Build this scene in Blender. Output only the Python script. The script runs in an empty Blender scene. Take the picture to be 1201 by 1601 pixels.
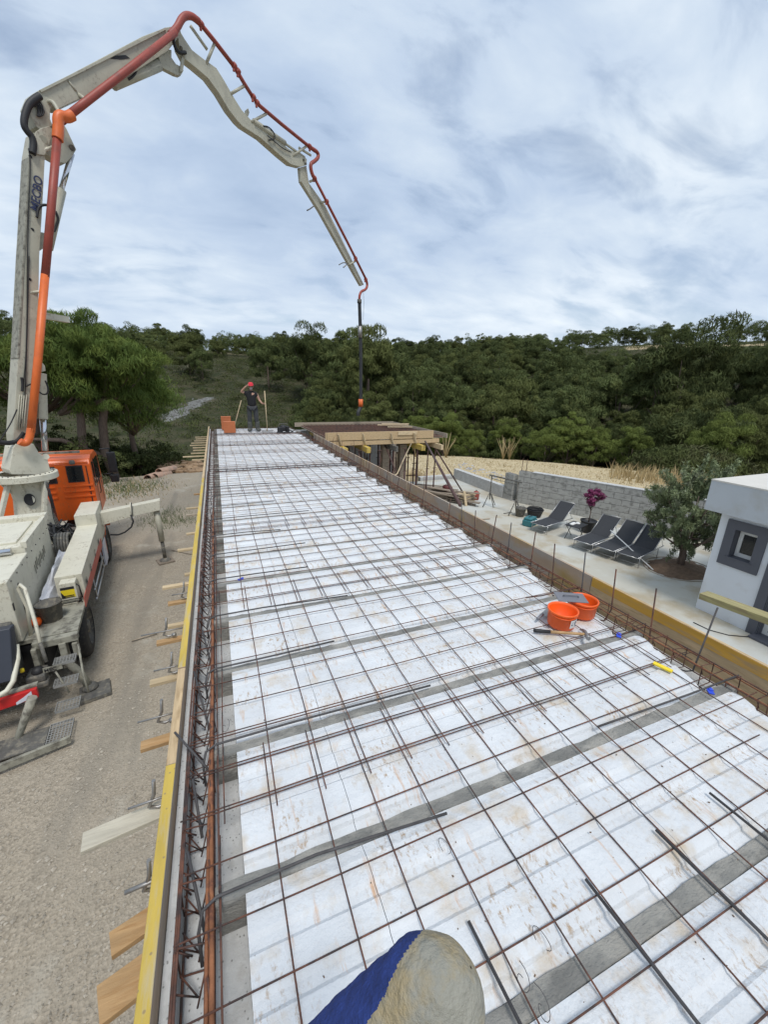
import bpy, math, random
import numpy as np
from mathutils import Vector, Matrix, noise as mnoise
R = math.radians
S = bpy.context.scene
# ---------------------------------------------------------------- camera, sky, sun
CAMR = np.array([[0.92688807, 0.09300752, -0.36363182], [-0.37472302, 0.28473325, -0.88233193], [0.02147456, 0.95408415, 0.29876792]])
CAMC = np.array([0, 0, 1.75]); FPX = 627.507
cam = bpy.data.cameras.new('camera'); camo = bpy.data.objects.new('camera', cam); S.collection.objects.link(camo)
mw = Matrix.Identity(4)
for i in range(3):
    for j in range(3): mw[i][j] = CAMR[i][j]
mw[0][3], mw[1][3], mw[2][3] = 0, 0, 1.75
camo.matrix_world = mw
cam.sensor_fit = 'VERTICAL'; cam.sensor_height = 36; cam.lens = FPX / 1601 * 36
cam.clip_start = 0.01; cam.clip_end = 2000
S.camera = camo
S.render.resolution_x = 769; S.render.resolution_y = 1024
S.view_settings.view_transform = 'Standard'; S.view_settings.look = 'None'
S.view_settings.exposure = 0.27; S.view_settings.gamma = 1
SUN_EL, SUN_AZ = 62, 184          # degrees; azimuth clockwise from +Y
world = bpy.data.worlds.new('World'); S.world = world; world.use_nodes = True
nt = world.node_tree; N = nt.nodes; L = nt.links; N.clear()
def wn(t, **k):
    n = N.new(t)
    for a, b in k.items(): setattr(n, a, b)
    return n
out = wn('ShaderNodeOutputWorld'); bg1 = wn('ShaderNodeBackground'); bg2 = wn('ShaderNodeBackground'); mx = wn('ShaderNodeMixShader')
sky = wn('ShaderNodeTexSky', sky_type='NISHITA', sun_disc=False, sun_elevation=R(SUN_EL), sun_rotation=R(SUN_AZ))
bg1.inputs[1].default_value = 0.10; L.new(sky.outputs[0], bg1.inputs[0])
tc = wn('ShaderNodeTexCoord'); sep = wn('ShaderNodeSeparateXYZ'); L.new(tc.outputs['Generated'], sep.inputs[0])
def math_(op, a, b=None, clamp=False):
    n = wn('ShaderNodeMath', operation=op); n.use_clamp = clamp
    for i, x in enumerate((a, b)):
        if x is None: continue
        if isinstance(x, (int, float)): n.inputs[i].default_value = x
        else: L.new(x, n.inputs[i])
    return n.outputs[0]
zz = math_('ADD', math_('MAXIMUM', sep.outputs[2], 0.0), 0.30)
cmb = wn('ShaderNodeCombineXYZ'); L.new(math_('DIVIDE', sep.outputs[0], zz), cmb.inputs[0]); L.new(math_('DIVIDE', sep.outputs[1], zz), cmb.inputs[1])
def wnoise(scale, rot, sx, sy, det=6, rough=.55, dist=0.0):
    mp = wn('ShaderNodeMapping'); mp.inputs['Rotation'].default_value[2] = rot; mp.inputs['Scale'].default_value = (sx, sy, 1)
    mp.inputs['Location'].default_value = (3.1, 1.7, 0)
    L.new(cmb.outputs[0], mp.inputs[0])
    n = wn('ShaderNodeTexNoise'); n.inputs['Scale'].default_value = scale; n.inputs['Detail'].default_value = det
    n.inputs['Roughness'].default_value = rough; n.inputs['Distortion'].default_value = dist
    L.new(mp.outputs[0], n.inputs[0]); return n.outputs[0]
na = wnoise(1.0, 0.5, 1, 1.35, 6, .52, .15); nb = wnoise(3.4, 0.35, 1, 1.7, 7, .55, .35); nc = wnoise(0.8, 0.9, 1, 1.3, 4)
def ramp(src, stops):
    r = wn('ShaderNodeValToRGB'); el = r.color_ramp.elements
    while len(el) < len(stops): el.new(.5)
    for e, (p, c) in zip(el, stops): e.position = p; e.color = (*c, 1) if len(c) == 3 else c
    L.new(src, r.inputs[0]); return r.outputs[0]
mixn = math_('ADD', math_('MULTIPLY', na, .62), math_('MULTIPLY', nb, .38))
ccol = ramp(mixn, [(.30, (.34, .44, .60)), (.43, (.43, .53, .68)), (.54, (.55, .64, .75)), (.68, (.76, .82, .87))])
# lighter, whiter cloud low down over the hills
low = math_('SUBTRACT', 1.0, math_('MULTIPLY', sep.outputs[2], 2.6), True)
lw = wn('ShaderNodeMixRGB'); lw.blend_type = 'MIX'; L.new(math_('MULTIPLY', low, .30), lw.inputs[0]); L.new(ccol, lw.inputs[1]); lw.inputs[2].default_value = (.66, .75, .85, 1)
L.new(lw.outputs[0], bg2.inputs[0]); bg2.inputs[1].default_value = 1.0
cov = ramp(math_('ADD', math_('MULTIPLY', nb, .55), math_('MULTIPLY', nc, .45)), [(.36, (.62, .62, .62)), (.47, (1, 1, 1))])
L.new(cov, mx.inputs[0]); L.new(bg1.outputs[0], mx.inputs[1]); L.new(bg2.outputs[0], mx.inputs[2]); L.new(mx.outputs[0], out.inputs[0])
sl = bpy.data.lights.new('sun', 'SUN'); sl.energy = 1.9; sl.angle = R(14); sl.color = (1, .965, .91)
so = bpy.data.objects.new('sun', sl); S.collection.objects.link(so)
sd = Vector((math.sin(R(SUN_AZ)) * math.cos(R(SUN_EL)), math.cos(R(SUN_AZ)) * math.cos(R(SUN_EL)), math.sin(R(SUN_EL))))
so.rotation_euler = sd.to_track_quat('Z', 'Y').to_euler()

# ---------------------------------------------------------------- surveying helpers: a sight line met with a real plane
def ray(px, py): return CAMR @ np.array([px - 600.5, -(py - 800.5), -FPX])
def onz(px, py, z=0.0):
    d = ray(px, py); return CAMC + d * ((z - 1.75) / d[2])
def ony(px, py, y):
    d = ray(px, py); return CAMC + d * (y / d[1])
def onx(px, py, x):
    d = ray(px, py); return CAMC + d * (x / d[0])

# ---------------------------------------------------------------- materials
MATS = {}
def mat(name, col, rough=.7, var=.15, scale=4, metal=0, bump=0, bscale=40, col2=None, lo=.45, hi=.62, vec=(1, 1, 1), col3=None, s3=3, lo3=.56, hi3=.66, vec3=(1, 1, 1), speck=None, trans=0, rnd=0, spec=.5, det=8, dirt=None):
    m = bpy.data.materials.new(name); m.use_nodes = True; t = m.node_tree; n = t.nodes; l = t.links
    b = n['Principled BSDF']; b.inputs['Roughness'].default_value = rough; b.inputs['Metallic'].default_value = metal
    b.inputs['Specular IOR Level'].default_value = spec
    g = n.new('ShaderNodeNewGeometry')
    def nz(sc, v, d=8, r=.6):
        mp = n.new('ShaderNodeMapping'); mp.inputs['Scale'].default_value = v; l.new(g.outputs['Position'], mp.inputs[0])
        x = n.new('ShaderNodeTexNoise'); x.inputs['Scale'].default_value = sc; x.inputs['Detail'].default_value = d; x.inputs['Roughness'].default_value = r
        l.new(mp.outputs[0], x.inputs[0]); return x.outputs[0]
    def rp(src, a, b_):
        r = n.new('ShaderNodeMapRange'); r.inputs[1].default_value = a; r.inputs[2].default_value = b_; l.new(src, r.inputs[0]); return r.outputs[0]
    def mixc(f, c1, c2):
        x = n.new('ShaderNodeMixRGB'); l.new(f, x.inputs[0]) if not isinstance(f, float) else None
        for i, c in ((1, c1), (2, c2)):
            if isinstance(c, tuple): x.inputs[i].default_value = (*c, 1)
            else: l.new(c, x.inputs[i])
        return x.outputs[0]
    k1 = tuple(c * (1 - var) for c in col); k2 = tuple(min(1, c * (1 + var)) for c in col)
    c = mixc(rp(nz(scale, vec, det), .3, .7), k1, k2)
    if col2: c = mixc(rp(nz(scale * 1.7 + .3, vec, det), lo, hi), c, col2)
    if col3: c = mixc(rp(nz(s3, vec3, 6), lo3, hi3), c, col3)
    if speck:
        v = n.new('ShaderNodeTexVoronoi'); v.inputs['Scale'].default_value = speck[0]; l.new(g.outputs['Position'], v.inputs[0])
        c = mixc(rp(v.outputs['Distance'], speck[1], speck[1] * .6), c, speck[2])
    if dirt:
        mm_ = n.new('ShaderNodeMath'); mm_.operation = 'MULTIPLY'; l.new(rp(nz(dirt[0], (1, 1, 1), 3), .46, .62), mm_.inputs[0]); l.new(rp(nz(dirt[1], (1.6, .8, 1), 6, .75), .53, .64), mm_.inputs[1]); c = mixc(mm_.outputs[0], c, dirt[2])
    if rnd:
        oi = n.new('ShaderNodeObjectInfo'); r_ = n.new('ShaderNodeMapRange'); r_.inputs[3].default_value = 1 - rnd; r_.inputs[4].default_value = 1 + rnd; l.new(oi.outputs['Random'], r_.inputs[0])
        h = n.new('ShaderNodeHueSaturation'); l.new(r_.outputs[0], h.inputs['Value']); l.new(c, h.inputs['Color']); c = h.outputs[0]
    l.new(c, b.inputs['Base Color'])
    if bump:
        bp = n.new('ShaderNodeBump'); bp.inputs['Strength'].default_value = bump; bp.inputs['Distance'].default_value = .02
        l.new(nz(bscale, vec, 6, .65), bp.inputs['Height']); l.new(bp.outputs[0], b.inputs['Normal'])
    if trans:
        tr = n.new('ShaderNodeBsdfTranslucent'); l.new(c, tr.inputs[0]); ms = n.new('ShaderNodeMixShader'); ms.inputs[0].default_value = trans
        o = n['Material Output']; l.new(b.outputs[0], ms.inputs[1]); l.new(tr.outputs[0], ms.inputs[2]); l.new(ms.outputs[0], o.inputs[0])
    MATS[name] = m; return m
M_eps = mat('white polystyrene', (.63, .645, .66), .8, .10, 3, bump=.5, bscale=38, col2=(.54, .46, .36), lo=.53, hi=.72, col3=(.55, .30, .13), s3=5, lo3=.60, hi3=.78, vec3=(4.5, .7, 1), speck=(14, .05, (.16, .13, .1)), dirt=(2.3, 26, (.38, .27, .17)))
M_joist = mat('joist concrete', (.235, .23, .212), .95, .3, 6, bump=.9, bscale=70, vec=(.5, 1, 1), col2=(.36, .345, .31), lo=.45, hi=.6)
M_wallc = mat('cast concrete', (.50, .50, .49), .92, .14, 7, bump=.35, bscale=50, speck=(55, .22, (.24, .24, .23)), col2=(.40, .39, .37), lo=.55, hi=.7)
M_rust = mat('rusty rebar', (.13, .055, .035), .85, .4, 9, bump=.3, bscale=120, col2=(.05, .035, .032), lo=.45, hi=.6)
M_orust = mat('orange rust', (.25, .10, .045), .85, .4, 9, bump=.4, bscale=120, col2=(.13, .05, .03), lo=.5, hi=.6)
M_dbar = mat('dark steel bar', (.075, .07, .07), .6, .3, 12, bump=.3, bscale=150, metal=.2)
M_yel = mat('yellow shuttering face', (.52, .37, .07), .75, .15, 6, bump=.2, vec=(3, .4, 3), col2=(.45, .37, .22), lo=.5, hi=.66, speck=(22, .12, (.3, .22, .1)))
M_wood = mat('raw timber', (.52, .38, .22), .8, .2, 7, bump=.25, vec=(4, .5, 4), col2=(.34, .23, .12), lo=.5, hi=.7)
M_woodo = mat('orange timber', (.43, .27, .13), .8, .2, 7, bump=.25, vec=(.6, 4, 4), col2=(.36, .2, .08), lo=.5, hi=.7, rnd=.12)
M_woodp = mat('pale timber', (.55, .43, .27), .8, .15, 7, bump=.25, vec=(.6, 4, 4), col2=(.42, .32, .2), lo=.5, hi=.7, rnd=.15)
M_woodq = mat('sun bleached timber', (.50, .46, .37), .85, .12, 7, bump=.25, vec=(.6, 4, 4), col2=(.40, .36, .29), lo=.5, hi=.7)
M_woodg = mat('weathered board', (.36, .30, .23), .88, .2, 7, bump=.3, vec=(4, .5, 4), col2=(.40, .34, .27), lo=.5, hi=.66)
M_woodgx = mat('weathered board crosswise', (.27, .22, .17), .88, .2, 7, bump=.3, vec=(.6, 4, 4), col2=(.17, .14, .11), lo=.5, hi=.66, rnd=.2)
M_board = mat('dusty shuttering board', (.40, .29, .20), .85, .15, 2.2, bump=.2, vec=(1, .5, 2), col2=(.36, .31, .26), lo=.45, hi=.6, col3=(.38, .26, .10), s3=1.2)
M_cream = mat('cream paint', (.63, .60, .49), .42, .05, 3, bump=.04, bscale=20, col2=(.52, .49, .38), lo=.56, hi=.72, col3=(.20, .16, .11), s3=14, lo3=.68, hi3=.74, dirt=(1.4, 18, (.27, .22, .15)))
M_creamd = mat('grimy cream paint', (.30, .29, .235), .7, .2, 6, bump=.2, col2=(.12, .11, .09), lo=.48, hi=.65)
M_arm = mat('pale grey arm paint', (.46, .44, .35), .5, .08, 2, col2=(.38, .36, .29), lo=.52, hi=.7, col3=(.22, .2, .16), s3=5, lo3=.70, hi3=.80, dirt=(1.1, 14, (.26, .23, .18)))
M_pipe = mat('red concrete pipe', (.32, .06, .04), .5, .12, 3, col2=(.22, .055, .04), lo=.5, hi=.7, bump=.05)
M_pipeo = mat('orange pipe', (.72, .15, .03), .45, .1, 3, col2=(.58, .12, .035), lo=.5, hi=.7, bump=.05)
M_cab = mat('orange cab paint', (.78, .13, .015), .32, .06, 2, dirt=(1.6, 12, (.42, .14, .05)))
M_black = mat('black rubber', (.018, .018, .02), .6, .2, 8, bump=.15)
M_tyre = mat('tyre rubber', (.022, .022, .024), .75, .2, 10, bump=.3, bscale=30, col2=(.07, .065, .055), lo=.55, hi=.7)
M_glass = mat('dark glass', (.012, .014, .016), .08, .1, 2)
M_steel = mat('worn steel', (.30, .29, .28), .45, .2, 8, metal=.7, bump=.15)
M_chrome = mat('chromed rod', (.62, .63, .66), .18, .05, 3, metal=1)
M_dgrey = mat('dirty grey metal', (.11, .105, .095), .75, .3, 8, bump=.3, col2=(.22, .2, .16), lo=.5, hi=.65)
M_grat = mat('galvanised grating', (.27, .27, .26), .6, .2, 10)
M_red = mat('red reflector', (.52, .02, .02), .4, .08, 4)
M_whiter = mat('white reflector', (.62, .64, .72), .4, .08, 4)
M_sticker = mat('yellow sticker', (.80, .60, .02), .5, .08, 8)
M_navy = mat('navy lettering', (.03, .04, .10), .5, .1, 5)
M_tarp = mat('grey white tarpaulin', (.50, .51, .55), .55, .08, 4, bump=.3, bscale=12)
M_orange = mat('orange bucket plastic', (.86, .12, .012), .38, .04, 4)
M_greyp = mat('grey plastic tray', (.17, .17, .19), .5, .06, 4)
M_white = mat('white paint', (.72, .72, .70), .6, .04, 3)
M_render = mat('white wall render', (.66, .69, .73), .85, .03, 2, bump=.12, bscale=120, col2=(.60, .61, .63), lo=.55, hi=.75)
M_parap = mat('pale grey parapet', (.47, .50, .53), .85, .04, 1.5, bump=.08, bscale=90, col2=(.42, .43, .43), lo=.5, hi=.7)
M_parat = mat('parapet top render', (.60, .57, .52), .85, .05, 3, bump=.1)
M_frame = mat('charcoal surround', (.085, .09, .11), .6, .06, 4)
M_patio = mat('patio concrete', (.47, .45, .385), .7, .08, .7, bump=.08, bscale=12, col2=(.40, .345, .25), lo=.47, hi=.62, col3=(.52, .53, .50), s3=.5, lo3=.5, hi3=.62)
M_block = mat('grey concrete block', (.37, .365, .34), .95, .12, 3, bump=.4, bscale=50, col2=(.21, .205, .19), lo=.5, hi=.66, vec=(1, 1, 1.6))
M_mortar = mat('mortar', (.17, .165, .155), .95, .15, 8)
M_brick = mat('hollow clay brick', (.52, .17, .07), .85, .1, 8, bump=.25, vec=(1, 1, 6))
M_skin = mat('skin', (.42, .24, .17), .6, .06, 10)
M_tee = mat('black t-shirt cloth', (.012, .012, .014), .9, .2, 20)
M_trs = mat('grey work trousers cloth', (.045, .048, .052), .9, .2, 12)
M_boot = mat('grey rubber boot', (.075, .078, .07), .6, .2, 12)
M_cap = mat('red cap cloth', (.62, .03, .05), .75, .1, 12)
M_hair = mat('grey hair', (.35, .33, .31), .9, .2, 40)
M_gb = mat('blue glove knit', (.045, .10, .45), .95, .25, 130, bump=1.0, bscale=520)
M_glat = mat('dusty latex coating', (.29, .28, .235), .8, .16, 22, bump=.5, bscale=70, col2=(.36, .27, .13), lo=.46, hi=.68, col3=(.20, .19, .16), s3=22)
M_lounge = mat('black lounger mesh cloth', (.035, .037, .042), .8, .1, 30, bump=.2)
M_alu = mat('brushed aluminium', (.48, .48, .48), .35, .1, 8, metal=.8)
M_pot = mat('black pot', (.02, .02, .022), .5, .1, 5)
M_teal = mat('teal toolbox plastic', (.03, .16, .18), .5, .1, 8)
M_soil = mat('dry garden soil', (.17, .11, .07), .95, .3, 12, bump=.8, bscale=30)
M_bark = mat('pine bark', (.15, .11, .085), .9, .3, 8, bump=.6, bscale=20, vec=(3, 3, .6))
M_pine = mat('pine needles', (.095, .14, .034), .75, .35, .55, trans=.18, rnd=.22, spec=.15, col2=(.16, .20, .045), lo=.45, hi=.65)
M_pinef = mat('forest pine needles', (.082, .102, .038), .8, .35, .35, trans=.12, rnd=.38, spec=.1, col2=(.135, .15, .052), lo=.5, hi=.66)
M_pineb = mat('bright bush needles', (.15, .185, .05), .8, .3, .6, trans=.2, rnd=.12, spec=.1)
M_pinel = mat('pale pine needles', (.115, .13, .045), .8, .3, .6, trans=.2, rnd=.15, spec=.1)
M_olive = mat('olive leaves', (.20, .24, .12), .6, .3, 3, trans=.15, spec=.3, col2=(.21, .23, .15), lo=.5, hi=.62)
M_maple = mat('purple maple leaves', (.20, .03, .10), .6, .3, 6, trans=.15)
M_scrub = mat('scrub leaves', (.075, .09, .032), .85, .35, .25, trans=.1, spec=.1, col2=(.10, .10, .05), lo=.5, hi=.66)
M_weed = mat('green weeds', (.10, .14, .05), .8, .3, 2, trans=.15, spec=.1)
M_straw = mat('dry straw', (.40, .31, .17), .9, .25, 3, spec=.1)
M_rock = mat('pale rock', (.34, .33, .31), .9, .25, 2, bump=.6, bscale=8)
M_pebble = mat('pebbles', (.38, .34, .28), .9, .3, 9, spec=.2)
M_tile = mat('clay drain tile', (.46, .30, .22), .85, .15, 4, bump=.2, col2=(.33, .25, .2), lo=.5, hi=.65)
M_blue = mat('blue plastic tag', (.03, .08, .62), .5, .05, 8)
M_hoseb = mat('delivery hose rubber', (.028, .03, .032), .6, .2, 8, bump=.2)
M_prop = mat('rusty prop steel', (.085, .045, .04), .7, .25, 8, bump=.2)
M_deck = mat('rust covered deck', (.15, .085, .055), .9, .3, 3, bump=.4, col2=(.09, .05, .04), lo=.45, hi=.6)
M_peb2 = M_pebble

def terrain_mat():
    m = bpy.data.materials.new('ground'); m.use_nodes = True; t = m.node_tree; n = t.nodes; l = t.links; b = n['Principled BSDF']
    b.inputs['Roughness'].default_value = .95; b.inputs['Specular IOR Level'].default_value = .15
    g = n.new('ShaderNodeNewGeometry')
    def nz(sc, d=8, r=.6):
        x = n.new('ShaderNodeTexNoise'); x.inputs['Scale'].default_value = sc; x.inputs['Detail'].default_value = d; x.inputs['Roughness'].default_value = r; l.new(g.outputs['Position'], x.inputs[0]); return x.outputs[0]
    def rp(s, a, b_):
        r = n.new('ShaderNodeMapRange'); r.inputs[1].default_value = a; r.inputs[2].default_value = b_; l.new(s, r.inputs[0]); return r.outputs[0]
    def mx_(f, c1, c2):
        x = n.new('ShaderNodeMixRGB'); l.new(f, x.inputs[0])
        for i, c in ((1, c1), (2, c2)):
            if isinstance(c, tuple): x.inputs[i].default_value = (*c, 1)
            else: l.new(c, x.inputs[i])
        return x.outputs[0]
    gr = mx_(rp(nz(.55), .38, .62), (.33, .295, .24), (.38, .325, .25))
    gr = mx_(rp(nz(9), .5, .72), gr, (.40, .345, .27))
    v = n.new('ShaderNodeTexVoronoi'); v.inputs['Scale'].default_value = 48; l.new(g.outputs['Position'], v.inputs[0])
    hs = n.new('ShaderNodeSeparateColor'); l.new(v.outputs['Color'], hs.inputs[0])
    gr2 = mx_(rp(hs.outputs[0], 0, 1), (.21, .18, .14), (.44, .38, .30))
    x = n.new('ShaderNodeMixRGB'); l.new(rp(nz(1.1), .3, .75), x.inputs[0]); l.new(gr, x.inputs[1]); l.new(gr2, x.inputs[2]); gr = x.outputs[0]
    st = n.new('ShaderNodeMapping'); st.inputs['Scale'].default_value = (1.6, .16, 1); st.inputs['Rotation'].default_value[2] = .13; l.new(g.outputs['Position'], st.inputs[0])
    sn = n.new('ShaderNodeTexNoise'); sn.inputs['Scale'].default_value = 1.3; sn.inputs['Detail'].default_value = 5; l.new(st.outputs[0], sn.inputs[0])
    gr = mx_(rp(sn.outputs[0], .52, .66), gr, (.27, .24, .195)); gr = mx_(rp(nz(.9, 4), .60, .70), gr, (.42, .385, .32))
    scrub = mx_(rp(nz(.5), .4, .62), (.035, .042, .018), (.075, .068, .04))
    dry = mx_(rp(nz(1.5), .35, .65), (.36, .28, .16), (.45, .37, .24))
    path = mx_(rp(nz(3), .35, .65), (.13, .13, .12), (.22, .22, .21))
    a = n.new('ShaderNodeAttribute'); a.attribute_name = 'zone'; sp = n.new('ShaderNodeSeparateColor'); l.new(a.outputs['Color'], sp.inputs[0])
    wob = n.new('ShaderNodeMath'); wob.operation = 'MULTIPLY_ADD'; l.new(nz(1.2), wob.inputs[0]); wob.inputs[1].default_value = .5; wob.inputs[2].default_value = -.25
    def zone(k):
        ad = n.new('ShaderNodeMath'); ad.operation = 'ADD'; l.new(sp.outputs[k], ad.inputs[0]); l.new(wob.outputs[0], ad.inputs[1]); return rp(ad.outputs[0], .42, .58)
    c = mx_(zone(1), gr, scrub); c = mx_(zone(0), c, dry); c = mx_(zone(2), c, path)
    l.new(c, b.inputs['Base Color'])
    bp = n.new('ShaderNodeBump'); bp.inputs['Strength'].default_value = .45; bp.inputs['Distance'].default_value = .02; l.new(v.outputs['Distance'], bp.inputs['Height'])
    bp2 = n.new('ShaderNodeBump'); bp2.inputs['Strength'].default_value = .6; bp2.inputs['Distance'].default_value = .06; l.new(nz(5), bp2.inputs['Height']); l.new(bp.outputs[0], bp2.inputs['Normal'])
    l.new(bp2.outputs[0], b.inputs['Normal'])
    return m
M_ground = terrain_mat()

# ---------------------------------------------------------------- object helpers
COL = S.collection
def tag(o, label=None, cat=None, group=None, kind=None):
    if label: o['label'] = label
    if cat: o['category'] = cat
    if group: o['group'] = group
    if kind: o['kind'] = kind
    return o
def thing(name, loc, label, cat, rz=0, group=None):
    o = bpy.data.objects.new(name, None); COL.objects.link(o); o.empty_display_size = .1
    o.location = loc; o.rotation_euler = (0, 0, rz); return tag(o, label, cat, group)
def copy_tree(o, parent=None):
    c = o.copy(); COL.objects.link(c); c.parent = parent
    for ch in list(o.children): copy_tree(ch, c)
    return c
class MB:
    def __init__(s): s.v = []; s.f = []; s.s = []
    def add(s, vs, fs, smooth=False):
        o = len(s.v); s.v += [tuple(float(c) for c in v) for v in vs]; s.f += [tuple(i + o for i in f) for f in fs]; s.s += [smooth] * len(fs); return s
    def box(s, c, d, rot=None):
        x, y, z = (k / 2 for k in d); vs = [Vector((i * x, j * y, k * z)) for i in (-1, 1) for j in (-1, 1) for k in (-1, 1)]
        if rot is not None:
            if isinstance(rot, (int, float)): rot = Matrix.Rotation(rot, 3, 'Z')
            vs = [rot @ v for v in vs]
        c = Vector([float(q) for q in c])
        return s.add([v + c for v in vs], [(0, 1, 3, 2), (4, 6, 7, 5), (0, 4, 5, 1), (2, 3, 7, 6), (0, 2, 6, 4), (1, 5, 7, 3)])
    def bx(s, x0, x1, y0, y1, z0, z1): return s.box(((x0 + x1) / 2, (y0 + y1) / 2, (z0 + z1) / 2), (x1 - x0, y1 - y0, z1 - z0))
    def beam(s, p, q, w, h, up=(0, 0, 1)):
        p = Vector([float(a) for a in p]); q = Vector([float(a) for a in q]); d = (q - p).normalized(); u = Vector(up)
        if abs(d.dot(u)) > .99: u = Vector((0, 1, 0))
        sd_ = d.cross(u).normalized(); u = sd_.cross(d)
        vs = [a + sd_ * (i * w / 2) + u * (j * h / 2) for a in (p, q) for i, j in ((-1, -1), (1, -1), (1, 1), (-1, 1))]
        return s.add(vs, [(3, 2, 1, 0), (4, 5, 6, 7), (0, 1, 5, 4), (1, 2, 6, 5), (2, 3, 7, 6), (3, 0, 4, 7)])
    def tube(s, pts, r, n=8, radii=None, smooth=True):
        pts = [Vector([float(a) for a in p]) for p in pts]; k = len(pts); vs = []; nx = None
        for i, p in enumerate(pts):
            d = (pts[min(i + 1, k - 1)] - pts[max(i - 1, 0)]).normalized()
            if nx is None: nx = d.orthogonal().normalized()
            nx = (nx - d * nx.dot(d)).normalized(); ny = d.cross(nx); rr = radii[i] if radii else r
            vs += [p + (nx * math.cos(2 * math.pi * j / n) + ny * math.sin(2 * math.pi * j / n)) * rr for j in range(n)]
        s.add(vs, [(i * n + j, i * n + (j + 1) % n, (i + 1) * n + (j + 1) % n, (i + 1) * n + j) for i in range(k - 1) for j in range(n)], smooth)
        o = len(s.v) - len(vs)
        s.f += [tuple(o + j for j in reversed(range(n))), tuple(o + (k - 1) * n + j for j in range(n))]; s.s += [False, False]; return s
    def prism(s, pa, pb):
        n = len(pa); vs = list(pa) + list(pb)
        return s.add(vs, [tuple(reversed(range(n))), tuple(range(n, 2 * n))] + [(i, (i + 1) % n, n + (i + 1) % n, n + i) for i in range(n)])
    def lathe(s, prof, c, n=20, smooth=True):
        vs = [(c[0] + r * math.cos(2 * math.pi * j / n), c[1] + r * math.sin(2 * math.pi * j / n), c[2] + z) for r, z in prof for j in range(n)]
        s.add(vs, [(i * n + j, i * n + (j + 1) % n, (i + 1) * n + (j + 1) % n, (i + 1) * n + j) for i in range(len(prof) - 1) for j in range(n)], smooth); return s
    def build(s, name, m, parent=None, bevel=0, fix=True):
        me = bpy.data.meshes.new(name); me.from_pydata(s.v, [], s.f); me.polygons.foreach_set('use_smooth', s.s); me.materials.append(m); me.update()
        if fix:
            import bmesh
            b = bmesh.new(); b.from_mesh(me); bmesh.ops.recalc_face_normals(b, faces=b.faces); b.to_mesh(me); b.free()
        o = bpy.data.objects.new(name, me); COL.objects.link(o)
        if parent: o.parent = parent
        if bevel:
            md = o.modifiers.new('bevel', 'BEVEL'); md.width = bevel; md.segments = 2; md.limit_method = 'ANGLE'
        return o
def npmesh(name, V, F, m, parent=None, smooth=False):
    V = np.asarray(V, dtype=np.float32); F = np.asarray(F, dtype=np.int32); me = bpy.data.meshes.new(name)
    k = F.shape[1]; me.vertices.add(len(V)); me.loops.add(F.size); me.polygons.add(len(F))
    me.vertices.foreach_set('co', V.ravel()); me.loops.foreach_set('vertex_index', F.ravel())
    me.polygons.foreach_set('loop_start', np.arange(0, F.size, k, dtype=np.int32)); me.polygons.foreach_set('use_smooth', [smooth] * len(F))
    me.update(calc_edges=True); me.materials.append(m)
    o = bpy.data.objects.new(name, me); COL.objects.link(o)
    if parent: o.parent = parent
    return o
def text_obj(name, txt, size, mtx, m, parent, ext=.002):
    cu = bpy.data.curves.new(name, 'FONT'); cu.body = txt; cu.size = size; cu.extrude = ext; cu.offset = size * .018
    o = bpy.data.objects.new(name, cu); COL.objects.link(o)
    dg = bpy.context.evaluated_depsgraph_get(); me = bpy.data.meshes.new_from_object(o.evaluated_get(dg)); bpy.data.objects.remove(o)
    me.transform(mtx); me.materials.clear(); me.materials.append(m); t = bpy.data.objects.new(name, me); COL.objects.link(t); t.parent = parent; return t
def frame_m(o, x, y):
    x = Vector(x).normalized(); y = Vector(y); z = x.cross(y).normalized(); y = z.cross(x); m = Matrix.Identity(4)
    for i in range(3): m[i][0] = x[i]; m[i][1] = y[i]; m[i][2] = z[i]; m[i][3] = float(o[i])
    return m
ONES = 'zeroth first second third fourth fifth sixth seventh eighth ninth tenth eleventh twelfth thirteenth fourteenth fifteenth sixteenth seventeenth eighteenth nineteenth'.split()
def ordw(n):
    if n < 20: return ONES[n]
    t = {2: 'twent', 3: 'thirt', 4: 'fort', 5: 'fift', 6: 'sixt', 7: 'sevent', 8: 'eight', 9: 'ninet'}[n // 10]
    return t + 'ieth' if n % 10 == 0 else t + 'y-' + ONES[n % 10]
rng = random.Random(7); nr = np.random.RandomState(5)

# ---------------------------------------------------------------- terrain
HP = np.array([(0, -2.5), (22, -2.5), (27, -4.4), (34, -7.0), (40, -6.4), (60, -2.6), (90, 3.3), (120, 8.6), (150, 12.0), (200, 14), (420, 15)])
def fieldz(r): return -1.66 - max(0, r - 13) * .094
def in_field(x, y): return x > 10.3 + max(0, 11.6 - y) * .467 or y > 18.8 or (y > 16.3 and x > 8.4)
def height(x, y):
    r = math.hypot(x, y); az = math.degrees(math.atan2(x, y))
    z = float(np.interp(r, HP[:, 0], HP[:, 1]))
    if r > 34:
        z += 1.2 * mnoise.noise(Vector((x * .03, y * .03, 0))) * min(1, (r - 34) / 30)
        k = min(1, max(0, (az - 25) / 30)) * min(1, max(0, (r - 80) / 40)); z += 3.2 * k
    if 8 < az < 110 and r < 36 and (in_field(x, y) or in_field(x + .9, y + .9)):
        zf = fieldz(r) - .35
        if r > 30: zf = zf + (z - zf) * (r - 30) / 6
        z = min(z, zf) if r < 30 else zf
    return z
rs = np.concatenate([np.arange(.01, 40, .8), np.arange(40, 160, 2.5), np.array([170, 190, 220, 270, 340, 420])])
azs = np.radians(np.concatenate([np.arange(-180, -40, 6), np.arange(-40, 100, 1.5), np.arange(100, 180, 6)]))
V = []; Z = []
PATH = [(-1.6, 70), (-3.0, 66), (-4.4, 61), (-5.4, 57.5)]
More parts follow.
